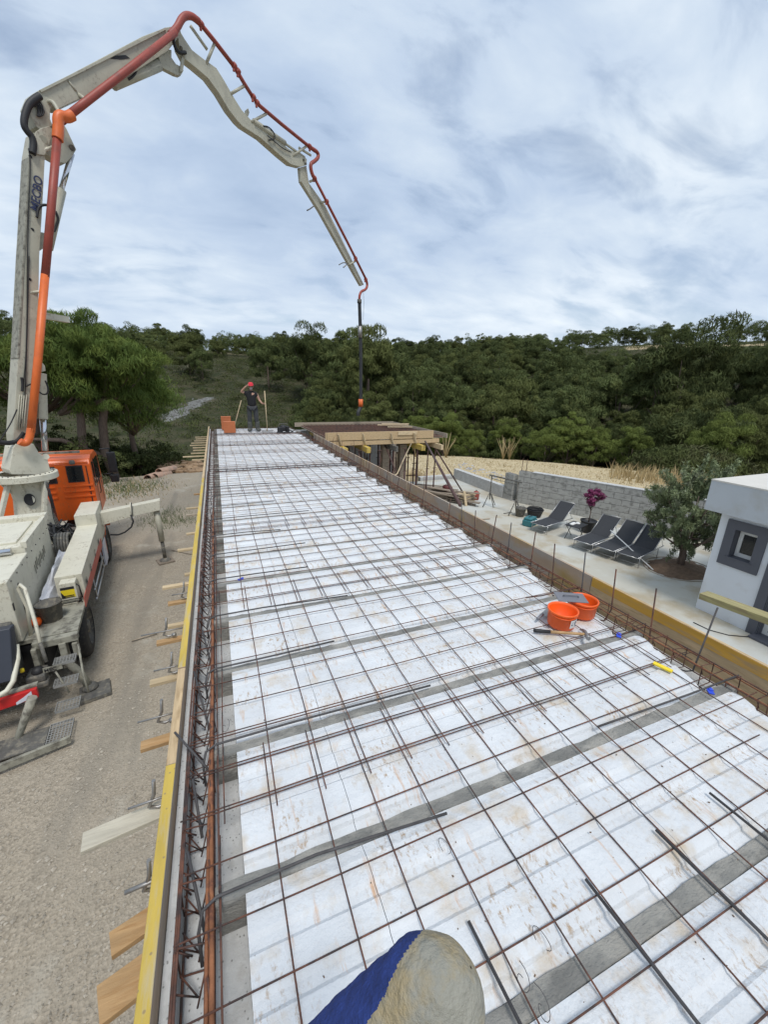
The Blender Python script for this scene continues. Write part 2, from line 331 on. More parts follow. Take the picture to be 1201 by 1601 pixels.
def pathd(x, y):
    best = 99
    for (a, b), (c, d) in zip(PATH, PATH[1:]):
        t = max(0, min(1, ((x - a) * (c - a) + (y - b) * (d - b)) / ((c - a) ** 2 + (d - b) ** 2)))
        best = min(best, math.hypot(x - a - t * (c - a), y - b - t * (d - b)))
    return best
for a in azs:
    for r in rs:
        x, y = r * math.sin(a), r * math.cos(a); z = height(x, y); az = math.degrees(a)
        V.append((x, y, z))
        scr = 1.0 if r > 24 else max(0, (r - 21) / 3)
        if x < -4.6 and y > 15 and r > 17: scr = max(scr, .6)
        dry = 1.0 if (in_field(x, y) and 10 < az < 110 and r < 37) else 0
        if 119 < r < 131 and 50 < az < 64: dry = .62
        if r > 120 and -8 < az < 12: dry = max(dry, .45)
        pth = 1.0 if pathd(x, y) < 1.15 else 0
        Z.append((dry, scr, pth, 1))
nr_, na_ = len(rs), len(azs); F = []
for i in range(na_):
    j = (i + 1) % na_
    for k in range(nr_ - 1): F.append((i * nr_ + k, i * nr_ + k + 1, j * nr_ + k + 1, j * nr_ + k))
g = npmesh('ground', V, F, M_ground, smooth=True)
ca = g.data.color_attributes.new('zone', 'FLOAT_COLOR', 'POINT'); ca.data.foreach_set('color', np.array(Z, dtype=np.float32).ravel())
tag(g, kind='structure')
# dry field sheet beyond the block wall
V = []; F = []; fa = np.radians(np.arange(9, 106, 1.5)); nk = 34
for a in fa:
    r0 = min(10.32 / max(.05, math.sin(a)), (18.8 if math.degrees(a) < 27.5 else 16.3) / max(.05, math.cos(a))) if math.degrees(a) < 41.5 else 15.75 / (math.sin(a) + .467 * math.cos(a))
    for k in range(nk):
        r = r0 + (37 - r0) * (max(0, k - 1) / (nk - 2)); x, y = r * math.sin(a), r * math.cos(a)
        z = -2.7 if k == 0 else fieldz(r) + .09 * mnoise.noise(Vector((x * .5, y * .5, 3)))
        if r > 33: z -= (r - 33) * .5
        V.append((x, y, z))
for i in range(len(fa) - 1):
    for k in range(nk - 1): F.append((i * nk + k, i * nk + k + 1, (i + 1) * nk + k + 1, (i + 1) * nk + k))
M_field = mat('dry mown field', (.50, .41, .26), .95, .18, 2.5, bump=.8, bscale=14, col2=(.38, .31, .18), lo=.5, hi=.68, spec=.1)
tag(npmesh('field', V, F, M_field, smooth=True), kind='structure')

# loose gravel on the yard
cnt = 20000; V = []; F = []
for i in range(cnt):
    y = .5 + 11 * rng.random() ** 1.9; x = -.45 - rng.random() * (1.8 + y * .42)
    s = .005 + .016 * rng.random() ** 3 + (.02 * rng.random() if i % 130 == 0 else 0); z = -2.5 + s * .2; b = len(V)
    for d in ((1, 0, 0), (0, 1, 0), (-1, 0, 0), (0, -1, 0), (0, 0, .8), (0, 0, -.6)):
        V.append((x + d[0] * s * rng.uniform(.6, 1.4), y + d[1] * s * rng.uniform(.6, 1.4), z + d[2] * s * rng.uniform(.6, 1.2)))
    for k in range(4): F.append((b + k, b + (k + 1) % 4, b + 4)); F.append((b + (k + 1) % 4, b + k, b + 5))
tag(npmesh('gravel', V, F, M_pebble), kind='stuff', label='loose grey gravel scattered over the yard beside the formwork', cat='gravel')

# ---------------------------------------------------------------- building under the slab
WT = -.19
wb = MB().bx(-.334, -.071, -1.5, 18.28, -2.6, WT).bx(-.334, -.29, -1.5, 18.28, WT, -.085)
tag(wb.build('block_wall', M_wallc, bevel=.004), 'grey concrete wall carrying the left edge of the slab behind the yellow shuttering', 'wall')
wb = MB().bx(2.70, 3.075, -1.5, 13.9, -2.6, WT)
tag(wb.build('block_wall', M_wallc, bevel=.004), 'grey concrete wall carrying the right edge of the slab under the stirrup cage', 'wall')
wb = MB().bx(-.071, 7.9, 18.06, 18.3, -2.6, WT)
tag(wb.build('block_wall', M_wallc), 'grey concrete wall closing the far end of the building', 'wall')
# joists and polystyrene rows
P = .63; Y0 = 1.08; k0, k1 = -3, 26
def joist(seed):
    r = random.Random(seed); mb = MB(); n = 60; x0, x1 = -.165, 2.90; prof = [(0, -.19), (0, -.030), (.005, -.021), (.061, -.021), (.065, -.030), (.065, -.19)]
    V = []; m = len(prof)
    for i in range(n + 1):
        x = x0 + (x1 - x0) * i / n; e = .009 * mnoise.noise(Vector((x * 7, seed, 0)))
        for q, (yy, z) in enumerate(prof): V.append((x, yy + (e if q < 3 else -e) * (1 if q in (1, 2, 3, 4) else 0), z + (.006 * mnoise.noise(Vector((x * 14, seed + 5, q))) if 0 < q < 5 else 0)))
    mb.add(V, [(i * m + q, i * m + (q + 1) % m, (i + 1) * m + (q + 1) % m, (i + 1) * m + q) for i in range(n) for q in range(m)] + [tuple(range(m)), tuple(n * m + q for q in reversed(range(m)))])
    return mb
jm = [joist(i).build('joist', M_joist) for i in range(4)]
PROF = [(-.056, -.185), (-.056, -.036), (-.018, -.034), (-.010, -.018), (.030, -.005), (.06, 0), (.165, 0), (.18, -.013), (.21, -.013), (.225, 0), (.315, 0), (.33, -.013), (.36, -.013), (.375, 0), (.455, -.001), (.48, -.010), (.508, -.016), (.508, -.185)]
def epsblock(x0, x1, seed, endR=False):
    mb = MB(); m = len(PROF); n = max(6, int((x1 - x0) / .05)); V = []
    for i in range(n + 1):
        u = i / n
        for q, (yy, z) in enumerate(PROF):
            xe = x1
            if endR: xe = x1 + (.15 * max(0, yy / .5) ** 1.2 - .07) + .008 * mnoise.noise(Vector((yy * 12, seed, 1)))
            xx = x0 + (xe - x0) * u
            if u == 1 and endR: xx += .006 * mnoise.noise(Vector((yy * 30, seed, 4)))
            zz_ = z + (.0022 * mnoise.noise(Vector((xx * 6 + seed, yy * 9, 0))) - .0015 * abs(math.sin(xx * 15.7)) ** 8 if 1 < q < m - 1 else 0)
            if endR and u > .955 and 1 < q < m - 1: zz_ -= .014 * (u - .955) / .045
            V.append((xx, yy, zz_))
    mb.add(V, [(i * m + q, (i + 1) * m + q, (i + 1) * m + q + 1, i * m + q + 1) for i in range(n) for q in range(m - 1)], False)
    mb.add(V[:m], [tuple(range(m))]); mb.add(V[-m:], [tuple(reversed(range(m)))])
    return mb
em = [[epsblock(-.065, .3798, s).build('polystyrene_block', M_eps), epsblock(.3822, 1.5806, s + 9).build('polystyrene_block', M_eps), epsblock(1.5812, 2.76, s + 20, True).build('polystyrene_block', M_eps)] for s in range(3)]
used = set()
def place(proto, loc):
    if proto.name in used: o = proto.copy(); COL.objects.link(o)
    else: o = proto; used.add(proto.name)
    o.location = loc; return o
for k in range(k0, k1 + 1):
    y0 = Y0 + P * k; nth = k - k0
    n_ = k + 2
    where = 'under the camera' if n_ < 1 else ordw(n_) + ' from the camera'
    if n_ < 0: where = 'furthest behind the lens'
    o = place(jm[k % 4], (rng.uniform(-.01, .01), y0, 0)); tag(o, 'rough grey concrete joist crossing the slab, ' + where, 'joist', 'concrete joists between the polystyrene rows')
    if y0 - .508 > 17.4: continue
    for q, nm in enumerate(('short left end', 'middle', 'ragged right end')):
        o = place(em[k % 3][q], (0.0 if q < 2 else rng.uniform(0, .002), y0 - .509, -.0005 * q))
        tag(o, '%s polystyrene block before the joist %s' % (nm, where), 'polystyrene block', 'white polystyrene infill blocks')
# ---------------------------------------------------------------- welded mesh sheets
def sheet(y0, y1, dx, dz, lab, first):
    mb = MB(); xs = np.arange(.06 + dx - .21, 2.95, .213)
    for i, x in enumerate(xs):
        pts = [(x + .004 * math.sin(y * 3 + i), y, dz + .006 + .004 * mnoise.noise(Vector((x * 3, y * 2, 1)))) for y in np.arange(y0, y1 + .01, .3)]
        mb.tube(pts, .003, 6)
    ys = np.arange(math.ceil(y0 / .2 + .01) * .2, y1, .2)
    for i, y in enumerate(ys):
        yy = y + (dx * .35)
        e0, e1 = -.27 + rng.uniform(-.03, .02), 2.93 + rng.uniform(-.05, .05)
        pts = [(x, yy + .004 * math.sin(x * 2 + i), dz + .0125 + .004 * mnoise.noise(Vector((x * 2, yy * 3, 2)))) for x in np.arange(e0, e1 + .01, .4)]
        mb.tube(pts, .003, 6)
    tag(mb.build('rebar_mesh_sheet', M_rust, fix=False), lab, 'rebar mesh', 'welded rebar mesh sheets over the slab')
edges = [(-1.3, 1.84), (1.34, 3.47), (3.07, 5.4), (4.95, 7.4), (6.95, 9.4), (8.95, 11.4), (10.95, 13.4), (12.95, 15.4), (14.95, 18.0)]
lb = ['rusty mesh sheet nearest the camera, around the gloved fingertip', 'rusty mesh sheet under the two orange buckets', 'rusty mesh sheet third from the camera, just beyond the buckets', 'rusty mesh sheet fourth from the camera, level with the trestle', 'rusty mesh sheet in front of the nearest cross tie cage', 'rusty mesh sheet just beyond the nearest cross tie cage', 'rusty mesh sheet ending at the middle cross tie cage', 'rusty mesh sheet in front of the brick and the vibrator', 'rusty mesh sheet under the standing worker at the far end']
for i, (a, b) in enumerate(edges): sheet(a, b, (i % 2) * .026, .0 if i % 2 == 0 else .009, lb[i], i == 0)

# ---------------------------------------------------------------- edge cages
def cage(name, label, p0, p1, w, h, z0, sp, mbars, mst, n_st):
    """reinforcement cage from p0 to p1, four long bars and closed stirrups"""
    t = thing(name, (p0[0], p0[1], 0), label, 'rebar cage'); d = Vector((p1[0] - p0[0], p1[1] - p0[1], 0)); Ln = d.length; d.normalize(); s = Vector((d.y, -d.x, 0))
    for a, b in ((-.5, 0), (.5, 0), (-.5, 1), (.5, 1)):
        pts = []
        for q in range(int(Ln / .45) + 2):
            v = min(Ln, q * .45); pts.append(d * v + s * (a * w + .006 * mnoise.noise(Vector((v, a * 9, b)))) + Vector((0, 0, z0 + b * h + .005 * mnoise.noise(Vector((v * 1.3, a, b * 7))))))
        MB().tube(pts, .0047, 7).build('longitudinal_bar', mbars if b else M_rust, t, fix=False)
    st = MB(); c = [s * (a * w * 1.06) + Vector((0, 0, z0 + b * h)) for a, b in ((-.5, -.04), (.5, -.04), (.5, 1.05), (-.5, 1.05))]
    tail = c[3] + s * (w * .45) - Vector((0, 0, h * .35))
    pr = st.tube([tail, c[3], c[0], c[1], c[2], c[3] + d * .008, c[3] + s * w * .3 - Vector((0, 0, h * .5)) + d * .008], .0035, 5).build('stirrup', mst, t, fix=False)
    for q in range(n_st):
        o = pr if q == 0 else pr.copy()
        if q: COL.objects.link(o); o.parent = t
        o.location = d * (sp * (q + .5) + rng.uniform(-.03, .03)); o.rotation_euler = (rng.uniform(-.1, .1), rng.uniform(-.12, .12), rng.uniform(-.12, .12))
    return t
c1 = cage('rebar_cage', 'orange rusty long cage in the left edge beside the yellow shuttering', (-.232, -.8), (-.232, 18.0), .10, .13, -.15, .21, M_rust, M_rust, 88)
# extra bundled bars on the left cage and its mesh edge wire
for x, z, r, m_, y0, y1 in ((-.178, .0, .0085, M_orust, -.8, 6.5), (-.190, -.006, .007, M_orust, -.8, 3.2), (-.292, -.02, .005, M_rust, -.8, 9), (-.146, .012, .0032, M_rust, -.8, 1.3), (-.15, .012, .0032, M_rust, 1.1, 5.5)):
    MB().tube([(x + .008 * mnoise.noise(Vector((y, x * 50, 0))) + .232, y + .8, z + .006 * mnoise.noise(Vector((y, x * 30, 3)))) for y in np.arange(y0, y1, .35)], r, 8).build('longitudinal_bar', m_, c1, fix=False)
tw = MB()
for y in np.arange(-.6, 6, .115):
    tw.tube([(-.045 + .232, y + .8, -.14), (-.063 + .232, y + .84, .005), (-.05 + .005 + .232, y + .88, .012)] if False else [(.0, y + .8, -.14), (.05, y + .86, .0), (.045, y + .9, .012)], .003, 5)
    tw.tube([(-.055, y + .8, -.02), (.0, y + .83, -.15), (-.05, y + .88, -.1)], .003, 5)
tw.build('lacing_wire', M_rust, c1, fix=False)
c2 = cage('rebar_cage', 'rusty long cage in the right edge along the shuttering above the patio', (2.90, -.8), (2.90, 15.3), .13, .14, -.13, .165, M_orust, M_rust, 97)
for x, z, m_ in ((.105, -.03, M_orust), (-.11, -.12, M_dbar), (-.085, -.135, M_dbar), (.02, .035, M_rust)):
    MB().tube([(x + .012 * mnoise.noise(Vector((y * .7, x * 50, 0))), y + .8, z + .01 * mnoise.noise(Vector((y, x * 30, 3)))) for y in np.arange(-.8, 14.5, .4)], .005, 7).build('longitudinal_bar', m_, c2, fix=False)
for y, lab in ((8.79, 'dark cross tie cage with stirrups across the slab, nearest of three'), (12.6, 'dark cross tie cage across the slab, middle of three'), (15.35, 'dark cross tie cage across the slab just in front of the worker')):
    cage('cross_tie_cage', lab, (-.15, y), (2.92, y), .05, .035, .005, .155, M_dbar, M_dbar, 19)

# ---------------------------------------------------------------- loose dark bars on and along the joists
def bar(pts, r, m_, lab, g_=None, cat='steel bar', name='steel_bar'):
    return tag(MB().tube(pts, r, 8).build(name, m_, fix=False), lab, cat, g_)
GB = 'loose dark reinforcing bars lying on the mesh'
for k in range(-1, 11):
    y = Y0 + P * k + .01 + rng.uniform(-.02, .04); xe = [1.0, .75, 1.05, .62, .9, .7, .8, .6, 1.1, .7, .9, .8][k + 1]
    if k == -1: continue
    pts = [(-.215, y - .10, -.10), (-.22, y - .05, -.02), (-.205, y - .01, .014), (-.16, y + .01, .022), (.2, y + .015, .022), (xe, y + .03 * (k % 3 - 1), .022)]
    bar(pts, .0058, M_dbar, 'dark hooked bar at the left end of the %s joist' % ordw(k + 2), 'hooked bars over the left joist ends')
for k in range(-1, 13):
    y = Y0 + P * k + .05; xs = [2.0, 1.75, 2.1, 2.35, 2.0, 2.2, 1.9, 2.2, 2.0, 2.1, 2.3, 2.0, 2.2, 2.1][k + 1]
    bar([(xs, y + .02, -.045 if k % 2 else .02), (2.5, y, -.03 if k % 2 else .02), (2.95, y - .01, .0 if k % 2 else .03)], .0055, M_rust if k % 3 else M_dbar, 'bar running into the right cage above the %s joist' % ordw(k + 2), 'bars over the right joist ends')
for i, ((px, py), nm) in enumerate((((733, 1441), 'beside the gloved fingertip'), ((916, 1375), 'crossing the nearest joist, middle of the row of dark bars'), ((1026, 1298), 'right of the middle one crossing the nearest joist'), ((1110, 1240), 'rightmost of those crossing the nearest joist'))):
    p = onz(px, py, .02); bar([(p[0], p[1], .022), (p[0] + .02, p[1] - .6, .02), (p[0] + .01, -.9, .02)], .0058, M_dbar, 'thick dark bar ' + nm, GB)
for (a, b, lab) in (((273, 1145, .05), (327, 1205, -.02), 'dark bar poking over the yellow shuttering beside a clamp'), ((254, 1062, 0), (276, 1135, .0), None), ((293, 1332, .0), (325, 1480, -.1), 'dark bar leaning in the left cage, nearest the camera'), ((301, 1218, .0), (316, 1310, -.1), 'dark bar leaning in the left cage level with the pale plank'), ((303, 1050, .0), (327, 1140, -.1), 'dark bar leaning in the left cage beyond the clamp bar'), ((316, 985, .03), (330, 1040, -.1), 'dark bar leaning in the left cage, further along')):
    if lab: bar([onz(a[0], a[1], a[2]), onz(b[0], b[1], b[2])], .006, M_dbar, lab, 'dark bars leaning in the left cage')
# bent tie wires
wires = [(852, 1585), (855, 1480), (700, 1330), (1000, 1005), (820, 1540), (352, 1140)]
for i, (px, py) in enumerate(wires):
    p = onz(px, py, .012); a = rng.random() * 6; pts = [(p[0] + .009 * math.cos(a + q * .45) * (1 + q * .13), p[1] + .016 * math.sin(a + q * .45) * (1 + .13 * q) + .002 * q, .016 + .006 * math.sin(q * .7)) for q in range(14)]
    bar(pts, .0011, M_dbar, 'curled tie wire on the white blocks, ' + ordw(i + 1) + ' of the scattered bits', 'curled tie wires on the slab', 'wire', 'tie_wire')
cr_ = MB()
for i in range(200):
    y = .3 + 8 * rng.random() ** 1.6; x = rng.uniform(0, 2.6); s_ = rng.uniform(.0012, .0038); cr_.box((x, y, .002), (s_ * 2, s_, s_), Matrix.Rotation(rng.random() * 3, 3, 'Z'))
tag(cr_.build('crumbs', M_soil), 'scattered dark crumbs of dirt lying on the white blocks', 'dirt', kind='stuff')
# upright starter bars along the right edge
sv = [((1123, 950), 1.40), ((1027, 920), 1.82), ((964, 890), 2.2), ((916, 864), 2.55), ((868, 850), 2.89), ((838, 832), 3.17), ((800, 817), 3.57), ((777, 805), 3.85), ((744, 798), 4.29), ((722, 784), 4.64), ((705, 780), 4.9)]
ends = [(1085, 1045), (1016, 1000), (957, 950), (909, 935), (863, 918), (828, 895), (792, 880), (768, 850), (742, 840), (722, 830), (700, 815)]
for i, (((px, py), y), (qx, qy)) in enumerate(zip(sv, ends)):
    t_ = onx(px, py, 3.0); b_ = onx(qx, qy, 2.95)
    bar([(2.84, b_[1] + .12, -.13), (2.93, b_[1] + .03, -.14), (b_[0], b_[1], max(-.12, b_[2] - .02)), (t_[0], t_[1], t_[2])], .0058, M_rust if i % 3 else M_dbar, 'upright starter bar on the right edge, %s from the camera' % ordw(i + 1), 'upright starter bars along the right edge', 'starter bar', 'starter_bar')
q = 0
for y in np.arange(5.5, 14.8, .52):
    q += 1; lean = rng.uniform(-.25, .25)
    bar([(2.93, y, -.12), (2.97, y + lean * .3, .15), (3.0, y + lean, .42 + rng.uniform(-.08, .1))], .005, M_rust, 'leaning starter bar on the far right edge, %s beyond the upright ones' % ordw(q), 'upright starter bars along the right edge', 'starter bar', 'starter_bar')

# ---------------------------------------------------------------- left shuttering
ys = [-1.2, 1.72, 2.45, 5.2, 8.2, 11.2, 14.2, 18.3]
for i, (a, b) in enumerate(zip(ys, ys[1:])):
    m_ = M_yel if i in (0, 2, 3) else M_wood
    t = MB(); t.bx(-.379, -.336, a + .003, b - .003, -.34, .02 - (.004 if i % 2 else 0))
    o = t.build('shuttering_board', M_wood if i else M_woodg, bevel=.003); o.data.materials.clear(); o.data.materials.append(M_board); o.data.materials.append(m_)
    for p in o.data.polygons:
        if p.normal.z > .9 or p.normal.x < -.9: p.material_index = 1
    tag(o, 'long edge board of the left shuttering, %s length from the camera' % ordw(i + 1), 'shuttering board', 'edge boards of the left shuttering')
# short planks poking out of the left shuttering
pk = [(155, 1580, 215, 1575, .12, M_woodo), (172, 1478, 228, 1450, .09, M_woodo), (128, 1320, 245, 1290, .10, M_woodq), (219, 1165, 268, 1152, .07, M_woodo), (234, 1068, 280, 1058, .06, M_woodp), (244, 1003, 288, 995, .06, M_woodo),
      (262, 980, 290, 976, .05, M_woodp), (262, 942, 292, 938, .06, M_woodo), (254, 921, 295, 917, .06, M_woodp), (288, 898, 303, 896, .05, M_woodp), (277, 859, 304, 857, .06, M_woodp), (291, 835, 307, 834, .05, M_woodp), (291, 806, 310, 805, .05, M_woodg), (291, 797, 311, 796, .05, M_woodp), (303, 774, 314, 774, .05, M_woodo)]
for i, (x0, y0, x1, y1, w, m_) in enumerate(pk):
    a = onz(x0, y0, -.36); b = np.array([-.36, a[1] + .02 + .03 * rng.random(), -.36]); sgn = (rng.random() - .5) * .04
    t = MB().beam((a[0], a[1], -.36 + sgn), (-.372, a[1] + (.06 if i < 3 else .02), -.362 + sgn), w, .027)
    tag(t.build('timber_offcut', m_, bevel=.002), '%s plank poking out of the left shuttering over the gravel, %s from the camera' % ('orange brown' if m_ is M_woodo else 'pale', ordw(i + 1)), 'plank', 'short planks under the left shuttering')
for y in np.arange(12.5, 18, .6):
    a = -.75 - rng.random() * .3
    tag(MB().beam((a, y, -.36), (-.372, y + .02, -.36), .06, .03).build('timber_offcut', M_woodp), 'small plank poking out of the far left shuttering, %s past the gap' % ordw(int(round((y - 12.5) / .6)) + 1), 'plank', 'short planks under the left shuttering')
# screw clamps
for i, (x0, y0, hx, hy) in enumerate(((287, 1395, 372, 1480), (195, 1392, 222, 1440), (200, 1262, 235, 1285), (215, 1128, 258, 1140), (240, 1048, 258, 1055), (220, 993, 270, 978), (268, 930, 280, 935))):
    if i == 0: continue
    a = onz(x0, y0, -.28); t = thing('screw_clamp', (-.378, a[1], -.28), 'grey steel clamp hooked on the left shuttering, %s from the camera' % ordw(i), 'clamp', group='steel clamps on the left shuttering')
    ex = a[0] + .378
    MB().tube([(0, 0, 0), (ex, -.01, .0)], .006 if i > 1 else .009, 8).build('rod', M_steel, t)
    h = ex * .55
    MB().tube([(h + .03, 0, .12), (h + .02, 0, .03), (h - .01, 0, -.04), (h + .03, 0, -.06), (h + .07, 0, -.045)], .009, 8).build('jaw', M_steel, t)
    MB().tube([(h + .055, 0, -.055), (h + .085, 0, -.05)], .016, 12).build('screw_head', M_steel, t)

# ---------------------------------------------------------------- right shuttering
ybr = [-1.2, 2.42, 4.0, 5.5, 8.5, 11.3, 14.4]; mm = [(M_wood, True), (M_board, False), (M_board, False), (M_board, False), (M_wood, False), (M_wood, False)]
xb = lambda y: 3.13
M_yface = mat('worn yellow board face', (.58, .32, .045), .7, .15, 4, bump=.15, vec=(1, .35, 2), col2=(.42, .27, .12), lo=.52, hi=.66)
for i, (a, b) in enumerate(zip(ybr, ybr[1:])):
    t = thing('shuttering_board', (3.13, a, 0), ['yellow banded near board of the right shuttering', 'dusty pink brown board of the right shuttering right after the yellow one', 'dusty board of the right shuttering, third length away from the camera', 'dusty board of the right shuttering, fourth length away from the camera', 'pale timber board of the right shuttering, fifth length away', 'pale timber board of the right shuttering beside the platform'][i], 'shuttering board', group='edge boards of the right shuttering')
    MB().bx(0, .027, .003, b - a - .003, -.24, .085).build('board', M_board if i else M_wood, t, bevel=.002)
    if i == 0:
        MB().bx(-.003, -.0005, .01, b - a - .01, -.005, .080).build('yellow_face', M_yface, t)
    if i > 1:
        mb = MB()
        for yy in np.arange(.3, b - a, .7): mb.bx(-.02, -.0005, yy, yy + .008, -.22, .09)
        mb.build('batten', M_woodg, t)
# starter plank at the right and its end
pa = onx(1100, 930, 5.6); pb = onx(1201, 967, 5.6); dv = (pb - pa) * 2.2
t = MB().beam(pa, pa + dv, .17, .08)
M_tanal = mat('greenish timber', (.34, .30, .14), .8, .2, 6, bump=.3, vec=(4, .6, 4), col2=(.28, .22, .12), lo=.5, hi=.64)
tag(t.build('timber_beam', M_tanal, bevel=.004), 'long greenish timber beam jutting in from the right before the white house', 'timber beam')

for q_, f_ in enumerate((.62, .95)):
    c_ = pa + dv * f_; t = MB().tube([(c_[0], c_[1], -2.3), (c_[0], c_[1], c_[2] - .045)], .03, 8).box((c_[0], c_[1], -2.29), (.16, .16, .016))
    tag(t.build('support_post', M_prop), 'steel post carrying the greenish timber beam, %s from its free end' % ordw(q_ + 1), 'post', 'posts under the greenish beam')
# ---------------------------------------------------------------- objects on the slab
def bucket(px, py, lab, sticker, z=.015, rz=0):
    p = onz(px, py, z); t = thing('bucket', (p[0], p[1], z), lab, 'bucket', rz, 'orange buckets on the slab')
    b = MB().lathe([(.0, 0), (.094, 0), (.098, .006), (.107, .118), (.112, .12), (.113, .136), (.108, .138), (.102, .134), (.098, .12), (.092, .010), (0, .008)], (0, 0, 0), 40); b.build('shell', M_orange, t)
    hh = MB().tube([(.109 * math.cos(a), .109 * math.sin(a), .128 - .05 * math.sin(max(0, (a - 2.4) / 3.14 * math.pi)) * .5) for a in np.linspace(2.4, 5.5, 14)], .003, 6); hh.build('handle', M_orange, t)
    if sticker:
        a0, a1 = -1.9, -1.25; V_ = []; ns = 8
        for j in range(ns + 1):
            a = a0 + (a1 - a0) * j / ns
            for r_, z_ in ((.0993, .025), (.1052, .095)): V_.append(((r_ + .0022) * math.cos(a), (r_ + .0022) * math.sin(a), z_))
        lbz = MB().add(V_, [(2 * j, 2 * j + 2, 2 * j + 3, 2 * j + 1) for j in range(ns)]).build('sticker', M_white, t, fix=False)
        mk = MB()
        for aa, zz_, w_, h_ in ((-1.45, .055, .13, .028), (-1.40, .040, .18, .008), (-1.75, .05, .1, .012), (-1.72, .075, .12, .004), (-1.45, .08, .16, .004)):
            V_ = []
            for j in range(4):
                a = aa - w_ / 2 + w_ * j / 3
                for zq in (zz_, zz_ + h_): V_.append(((.0993 + (zq - .025) * .084 + .0045) * math.cos(a), (.0993 + (zq - .025) * .084 + .0045) * math.sin(a), zq))
            mk.add(V_, [(2 * j, 2 * j + 2, 2 * j + 3, 2 * j + 1) for j in range(3)])
        mk.build('print_mark', M_navy, lbz, fix=False)
    return p
b1 = bucket(877, 976, 'orange bucket with a white sticker, in front of the other bucket', True, rz=.15)
b2 = bucket(909, 960, 'orange bucket with a grey tray across its rim', False)
t = thing('tray', (b2[0] - .09, b2[1] + .05, .158), 'flat grey plastic float tray lying on the rim of the rear orange bucket', 'tray', -.5)
MB().box((0, 0, 0), (.23, .15, .008)).build('plate', M_greyp, t, bevel=.003); MB().tube([(-.06, 0, .008), (-.05, 0, .02), (.05, 0, .02), (.06, 0, .008)], .006, 8).build('grip', M_greyp, t)
t = thing('trowel', (b1[0] - .06, b1[1] + .13, .02), 'small grey trowel behind the front orange bucket', 'trowel', .4)
MB().tube([(-.10, 0, .02), (-.04, 0, .022), (.0, 0, .02)], .012, 10, [.009, .013, .01]).build('grip', M_greyp, t); MB().box((.08, 0, .008), (.15, .05, .003)).build('blade', M_steel, t)
h0 = onz(835, 985, .03); h1 = onz(918, 992, .035); ang = math.atan2(h1[1] - h0[1], h1[0] - h0[0]); Ln = math.hypot(*(h1 - h0)[:2])
t = thing('hammer', (h0[0], h0[1], .026), 'claw hammer with wooden handle and black grip below the orange buckets', 'hammer', ang)
MB().tube([(0, 0, 0), (.02, 0, 0), (.12, 0, .002)], .012, 10, [.014, .0155, .013]).build('grip', M_black, t)
MB().tube([(.115, 0, .002), (.2, 0, .004), (Ln, 0, .01)], .010, 10, [.0125, .0115, .010]).build('handle', M_woodo, t)
hd = MB().tube([(Ln - .005, -.055, .01), (Ln - .005, -.03, .01), (Ln - .005, .0, .012), (Ln - .005, .03, .012), (Ln - .008, .06, .006), (Ln - .02, .085, -.006)], .015, 10, [.0165, .017, .014, .015, .011, .004]); hd.build('head', M_steel, t)
p = onz(1037, 1043, .02); a_ = onz(1022, 1036, .02); c_ = onz(1052, 1050, .02)
t = MB(); t.beam(a_, c_, .032, .012); tag(t.build('wood_chip', M_sticker, bevel=.002), 'small split yellow board offcut on the white blocks near the right edge', 'wood offcut')
for i, (px, py, lab) in enumerate(((968, 994, 'blue plastic tag on the second joist from the camera, right end'), (1111, 1081, 'blue plastic tag on the right end of the nearest whole joist'), (376, 906, 'blue plastic tag at the left end of a far joist'))):
    p = onz(px, py, -.018); t = MB(); t.box((p[0], p[1], -.016), (.05, .03, .006), rng.random()); t.box((p[0] + .015, p[1] + .008, -.010), (.03, .022, .004), 1.0)
    tag(t.build('plastic_tag', M_blue), lab, 'plastic tag', 'blue plastic tags on the joists')
def hbrick(px0, px1, pyb, yy, lab, hgt, rz):
    a = onz(px0, pyb, .02); b = onz(px1, pyb, .02); w = math.hypot(*(b - a)[:2]); c = (a + b) / 2
    t = thing('hollow_brick', (c[0], c[1], .02), lab, 'brick', rz, 'hollow clay bricks on the slab')
    mb = MB(); mb.bx(-w / 2, w / 2, 0, .2, 0, hgt); mb.build('body', M_brick, t, bevel=.004)
    rb = MB()
    for k in range(9): rb.bx(-w / 2 - .003, w / 2 + .003, -.004, .204, hgt * (k + .35) / 9, hgt * (k + .65) / 9)
    rb.build('ribs', M_brick, t)
hbrick(350.5, 368.5, 677, 16, 'orange hollow brick standing in front of the other one', .40, 0)
hbrick(347, 362, 672, 17, 'orange hollow brick standing behind the other one', .50, 0)
# vibrator engine
p = onz(443, 676, .02); t = thing('vibrator_motor', (p[0], p[1], .02), 'small black concrete vibrator motor on the far end of the slab', 'vibrator', .3)
MB().lathe([(0, 0), (.10, 0), (.12, .04), (.12, .16), (.08, .22), (0, .24)], (0, 0, .05), 14).build('motor', M_black, t)
MB().bx(-.2, -.05, -.1, .1, .02, .2).bx(.08, .2, -.12, .08, .02, .22).build('housing', M_black, t, bevel=.02)
MB().tube([(-.2, 0, .2), (-.15, 0, .32), (.15, 0, .32), (.2, 0, .2)], .014, 8).build('handle', M_dgrey, t)
MB().tube([(.15, -.1, .1), (.3, -.2, .04), (.2, -.3, .03), (-.1, -.28, .03), (-.3, -.1, .03)], .02, 8).build('flex_hose', M_black, t)
MB().bx(-.22, -.18, -.12, .12, 0, .03).bx(.18, .22, -.12, .12, 0, .03).build('foot', M_steel, t)
